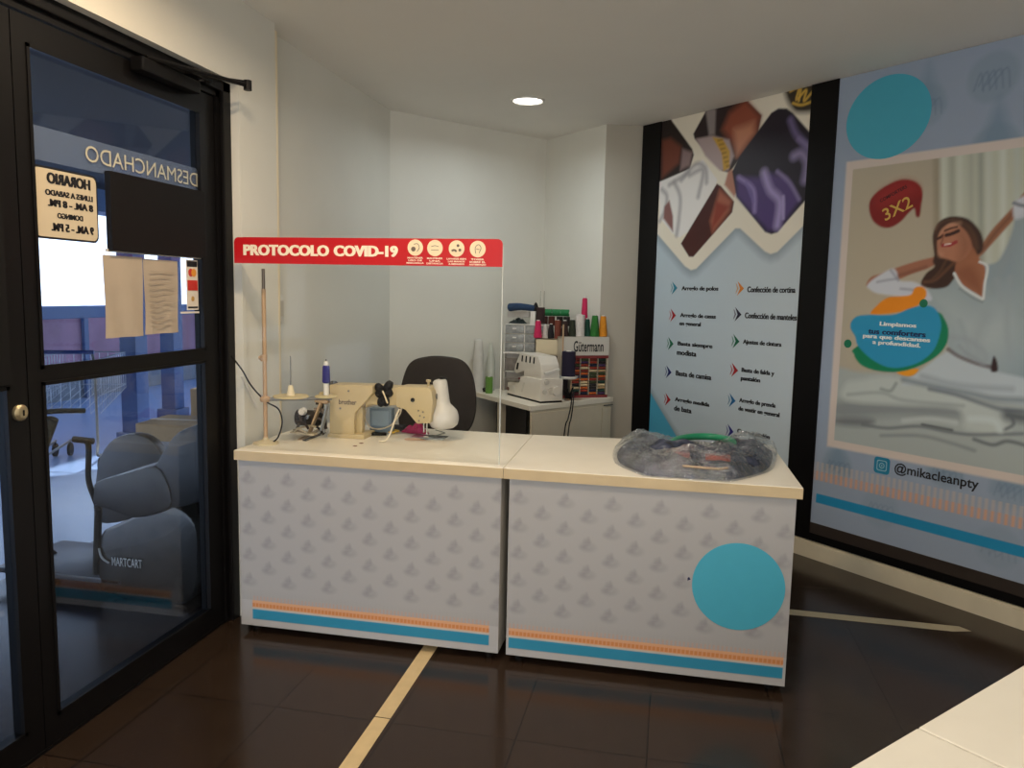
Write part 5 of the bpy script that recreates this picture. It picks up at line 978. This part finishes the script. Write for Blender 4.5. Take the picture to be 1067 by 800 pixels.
m.build('plastic_bag', clearmat('plastic_film', (.95, .96, .97), .16, .07, 1., 40, 1.3), bd, True, W=True)

# ================================================================== outside the door
OUT = mat('outside_floor', (150, 172, 206), .22, noise=.06, scale=2)
m = MB(); m.box(-14, -6, -.08, -3.42, 22, -.002); struct('floor_outside', m, OUT)
m = MB(); m.box(-3.42, -6, -.08, -2.065, 22, -.002); struct('floor_threshold', m, mat('threshold_tile', (58, 50, 46), .25, noise=.15, scale=5))
m = MB(); m.box(-6.9, -6, 2.72, -2.125, 22, 2.95); struct('ceiling_outside', m, mat('soffit_dark', (34, 28, 27), .8))
m = MB(); m.box(-7.3, -6, 2.45, -6.9, 22, 2.95); struct('trim_3', m, mat('fascia_blue', (60, 84, 120), .7))
m = MB(); m.box(-14, 22, 0, -2.1, 22.2, 5); struct('wall_outside_far', m, mat('far_wall', (170, 172, 176), .8))
# low partition with blue rail and pink-violet panels
pt = thing('planter_partition', (-8.0, 8, 0), 0, 'low outdoor partition with violet panels and blue rail beyond the door', 'partition')
m = MB(); m.box(-8.04, 4, .40, -7.96, 16, 1.10)
m.build('panel_row', mat('violet_panel', (150, 112, 138), .6, noise=.25, scale=1.5), pt, W=True)
MB().box(-8.06, 4, 1.10, -7.94, 16, 1.27, bev=.01).build('rail', mat('rail_blue', (70, 96, 140), .5), pt, W=True); MB().box(-8.02, 4, 0, -7.98, 16, .4).build('plinth', mat('plinth_grey', (120, 128, 140), .7), pt, W=True)
for k in range(12): MB().box(-7.95, 4.3+k*1.0, 0, -7.90, 4.38+k*1.0, 1.1).build('post', mat('rail_blue', (70, 96, 140), .5), pt, W=True)
m = MB(); m.box(-12.1, -6, 0, -12, 22, 3.6); struct('wall_outside', m, mat('bright_facade', (235, 238, 240), .8, noise=.01))
# blue columns
for k, (px_, yb_) in enumerate(((137, 0), (177, 0))):
    g_ = onp(px_, 300, (1, 0, 0), -5.2-k*.6); r = thing('outdoor_column', (g_[0], g_[1], 0), 0, ['slim blue column outside seen between the papers and cart', 'slim blue column outside at right of the door glass'][k], 'column')
    MB().box(-.09, -.09, 0, .09, .09, 2.72, bev=.01).build('shaft', mat('column_blue', (46, 70, 116), .5), r, True); MB().box(-.13, -.13, 0, .13, .13, .12, bev=.01).build('foot', mat('column_blue', (46, 70, 116), .5), r, True)
# cardboard boxes
for k, (xa, ya, wx, wy, hz_, lab) in enumerate(((-3.9, 5.75, .5, .62, .72, 'large tan cardboard box outside behind the mobility cart'), (-3.85, 5.0, .45, .45, .55, 'smaller tan cardboard box outside behind the mobility cart'))):
    r = thing('cardboard_box', (xa, ya, 0), .1, lab, 'box'); MB().box(0, 0, 0, wx, wy, hz_, bev=.008).build('carton', mat('cardboard', (182, 150, 112), .8, noise=.08), r); MB().box(-.002, wy*.45, hz_*.0, wx+.002, wy*.55, hz_+.002).build('tape_strip', mat('box_tape', (206, 184, 150), .4), r)
# shopping carts (wire)
def wirecart(x, y, rz, label):
    r = thing('shopping_cart', (x, y, 0), rz, label, 'shopping cart', None)
    WR = mat('cart_wire', (150, 158, 170), .3, metal=.7); m = MB(); L_, Wd, zb2, zt2 = .85, .5, .50, .95
    for k in range(13):
        t_ = k/12; x_ = L_*t_; m.tube([(x_, 0, zb2+.12*(t_)), (x_, 0, zt2)], .003, 5); m.tube([(x_, Wd, zb2+.12*t_), (x_, Wd, zt2)], .003, 5)
    for k in range(8): y_ = Wd*k/7; m.tube([(L_, y_, zb2+.12), (L_, y_, zt2)], .003, 5); m.tube([(0, y_, zb2), (L_, y_, zb2+.12)], .003, 5); m.tube([(0, y_, zb2), (0, y_, zt2)], .003, 5)
    for z_ in (zt2, zt2-.15, zt2-.3): m.tube([(0, 0, z_), (L_, 0, z_)], .005, 6); m.tube([(0, Wd, z_), (L_, Wd, z_)], .005, 6); m.tube([(L_, 0, z_), (L_, Wd, z_)], .005, 6)
    m.build('basket', WR, r)
    m = MB(); 
    for y_ in (0.03, Wd-.03): m.tube([(-.10, y_, 1.02), (0, y_, .92), (.02, y_, .30), (.05, y_, .14), (.80, y_, .14)], .011, 8)
    m.build('frame', GREYM, r, True); m = MB(); m.tube([(-.10, 0, 1.02), (-.10, Wd, 1.02)], .016, 8); m.build('handle', mat('handle_blue', (40, 60, 120), .4), r, True)
    for x_ in (.08, .78):
        for y_ in (.03, Wd-.03): m = MB(); m.cyl((x_, y_-.012, .06), (x_, y_+.012, .06), .06); m.cyl((x_, y_, .06), (x_, y_, .15), .008); m.build('wheel', BLACKM, r, True)
wirecart(-5.1, 5.3, 2.0, 'wire shopping cart outside, left of two behind the cart seat'); wirecart(-4.6, 5.55, 2.0, 'wire shopping cart outside, right of two behind the cart seat')
# mobility cart next to the glass
CX = 3.26
def cxz(x, y): q = aty(x, y, CX); return (q[0], max(q[2], .0))
mc = thing('mobility_cart', (-2.6, CX+.25, 0), 0, 'dark electric mobility cart parked outside close to the door glass', 'mobility cart')
GRYC = mat('cart_seat', (36, 38, 42), .35, noise=.08); BODY = mat('cart_body', (28, 26, 25), .22, noise=.05, coat=.4)
def cpart(name, pts, y0, y1, mt, bev=.015, sm_=True):
    P = [Vector(cxz(*q)) for q in pts]; P = smooth(P, True, 3) if sm_ else P
    return MB().prism([(a[0], a[1]) for a in P], y0, y1, XZ, bev).build(name, mt, mc, True, W=True)
cpart('seat_cushion', [(97, 512), (100, 502), (130, 493), (160, 486), (172, 500), (178, 520), (172, 532), (140, 540), (110, 530), (97, 526)], CX, CX+.46, GRYC)
cpart('backrest', [(160, 490), (170, 468), (182, 452), (200, 444), (216, 440), (222, 470), (222, 500), (212, 520), (180, 530), (168, 522)], CX+.01, CX+.45, GRYC)
cpart('body_shell', [(101, 560), (118, 548), (140, 538), (165, 528), (185, 532), (200, 548), (203, 575), (201, 610), (192, 628), (150, 630), (110, 620), (100, 610)], CX+.02, CX+.48, BODY)
cpart('seat_post', [(140, 536), (160, 536), (160, 560), (140, 560)], CX+.18, CX+.30, BLACKM, .004, False)
m = MB(); a = cxz(98, 532); b = cxz(96, 600); m.tube([(a[0], CX+.03, a[1]), (b[0], CX+.03, b[1]+.0)], .018, 8); m.build('front_post', BLACKM, mc, True, W=True)
m = MB(); m.tube([(cxz(80, 460)[0], CX+.04, cxz(80, 460)[1]), (cxz(86, 466)[0], CX+.04, cxz(86, 466)[1]), (cxz(86, 500)[0], CX+.04, cxz(86, 500)[1]), (cxz(92, 520)[0], CX+.04, cxz(92, 520)[1]), (cxz(98, 534)[0], CX+.04, cxz(98, 534)[1])], .014, 8); m.tube([(cxz(70, 459)[0], CX+.04, cxz(70, 459)[1]), (cxz(88, 462)[0], CX+.06, cxz(88, 462)[1])], .016, 8); m.build('armrest_tube', BLACKM, mc, True, W=True)
m = MB(); a = cxz(52, 596); b = cxz(106, 606); m.box(a[0]-.35, CX+.02, .07, b[0]+.1, CX+.48, .10, bev=.008); m.build('foot_platform', mat('platform_grey', (84, 86, 92), .35), mc, True, W=True)
m = MB(); x_ = a[0]-.25; m.tube([(x_, CX+.25, .10), (x_-.05, CX+.25, .5), (x_+.08, CX+.25, .85)], .03, 10); m.tube([(x_+.08, CX+.02, .86), (x_+.02, CX+.25, .88), (x_+.08, CX+.48, .86)], .014, 8); m.build('tiller', BLACKM, mc, True, W=True)
for (px_, dy_) in ((120, .04), (120, .42), (182, .04), (182, .42)):
    x_ = cxz(px_, 620)[0]; m = MB(); m.cyl((x_, CX+dy_, .06), (x_, CX+dy_+.05, .06), .06, n=24); wh = m.build('wheel', BLACKM, mc, True, W=True); MB().cyl((x_, CX+dy_-.004, .06), (x_, CX+dy_, .06), .025, n=16).build('hub', CHROME, wh, True, W=True)
m = MB(); x_ = a[0]-.25; m.cyl((x_, CX+.22, .06), (x_, CX+.28, .06), .06, n=24); m.build('wheel', BLACKM, mc, True, W=True)
t = MB(); p0_ = cxz(115, 592); p1_ = cxz(146, 584); p1_ = (p1_[0], p0_[1]+.055); add_text(t, 'MARTCART', p0_[0], p1_[0], p0_[1]+.01, p1_[1], lambda x, z, h: Vector((x, CX+.012-h*.0006, z)), .01); t.build('lettering', mat('cart_letters', (190, 190, 186), .4), mc, W=True)
m = MB(); p0_ = cxz(101, 572); m.tube([(p0_[0], CX+.014, p0_[1]), (p0_[0]+.015, CX+.012, p0_[1]-.045), (p0_[0]+.055, CX+.012, p0_[1]-.07)], .005, 6); m.build('swoosh', mat('cart_letters', (190, 190, 186), .4), mc, True, W=True)
# second seat behind and a dark cart at the far left
m = MB(); r = thing('cart_seat', (-3.1, 4.3, 0), 0, 'dark seat of a second cart just behind the mobility cart', 'seat')
def c2(x, y): q = aty(x, y, 4.1); return (q[0], max(q[2], .0))
P = smooth([Vector(c2(*q)) for q in ((98, 540), (99, 500), (104, 475), (118, 457), (140, 452), (158, 460), (170, 480), (172, 500), (160, 530), (120, 545))], True, 3)
MB().prism([(a[0], a[1]) for a in P], 4.1, 4.18, XZ, .02).build('backrest', GRYC, r, True, W=True)
xx = c2(130, 530)[0]; MB().prism(rrect(xx-.24, xx+.24, 4.18, 4.62, .06), .42, .52, bev=.02).build('seat_pad', GRYC, r, True, W=True); m = MB(); m.cyl((xx, 4.4, .05), (xx, 4.4, .43), .03); m.lathe([(.2, 0), (.2, .02), (.05, .05)], (xx, 4.4, 0), 20); m.build('pedestal', BLACKM, r, True, W=True)
def c3(x, y): q = aty(x, y, 3.0); return (q[0], max(q[2], .0))
r = thing('waste_bin', (-3.55, 2.95, 0), 0, 'rounded dark blue bin outside at the left door edge', 'bin'); x_ = 0
m = MB(); m.lathe([(.15, 0), (.19, .02), (.20, .35), (.19, .42), (.14, .47), (0, .49)], (0, 0, 0), 28); m.build('drum', mat('bin_navy', (44, 50, 74), .4), r, True); MB().lathe([(.203, .33), (.206, .335), (.206, .345), (.203, .35)], (0, 0, 0), 28).build('rim', BLACKM, r, True)

# ---- groups of repeats
GR = {'thread_cone': 'thread cones and spools around the sewing corner', 'thread_spool': 'green spools lying on the thin shelf', 'paper_notice': 'sheets of paper on the door glass', 'outdoor_column': 'blue columns outside the door',
      'cardboard_box': 'cardboard boxes outside the door', 'shopping_cart': 'wire shopping carts outside the door', 'customer_counter': 'counter tops nearest the camera', 'scissors': 'scissors on the left counter', 'ruler': 'rulers on the left counter',
      'brown_button': 'small buttons on the left counter', 'floor_tape': 'tape lines on the floor', 'wall_poster': 'wall posters', 'counter': 'printed reception counters'}
for o in bpy.data.objects:
    if o.parent is None and 'label' in o:
        b_ = o.name.split('.')[0]
        if b_ in GR and 'group' not in o: o['group'] = GR[b_]
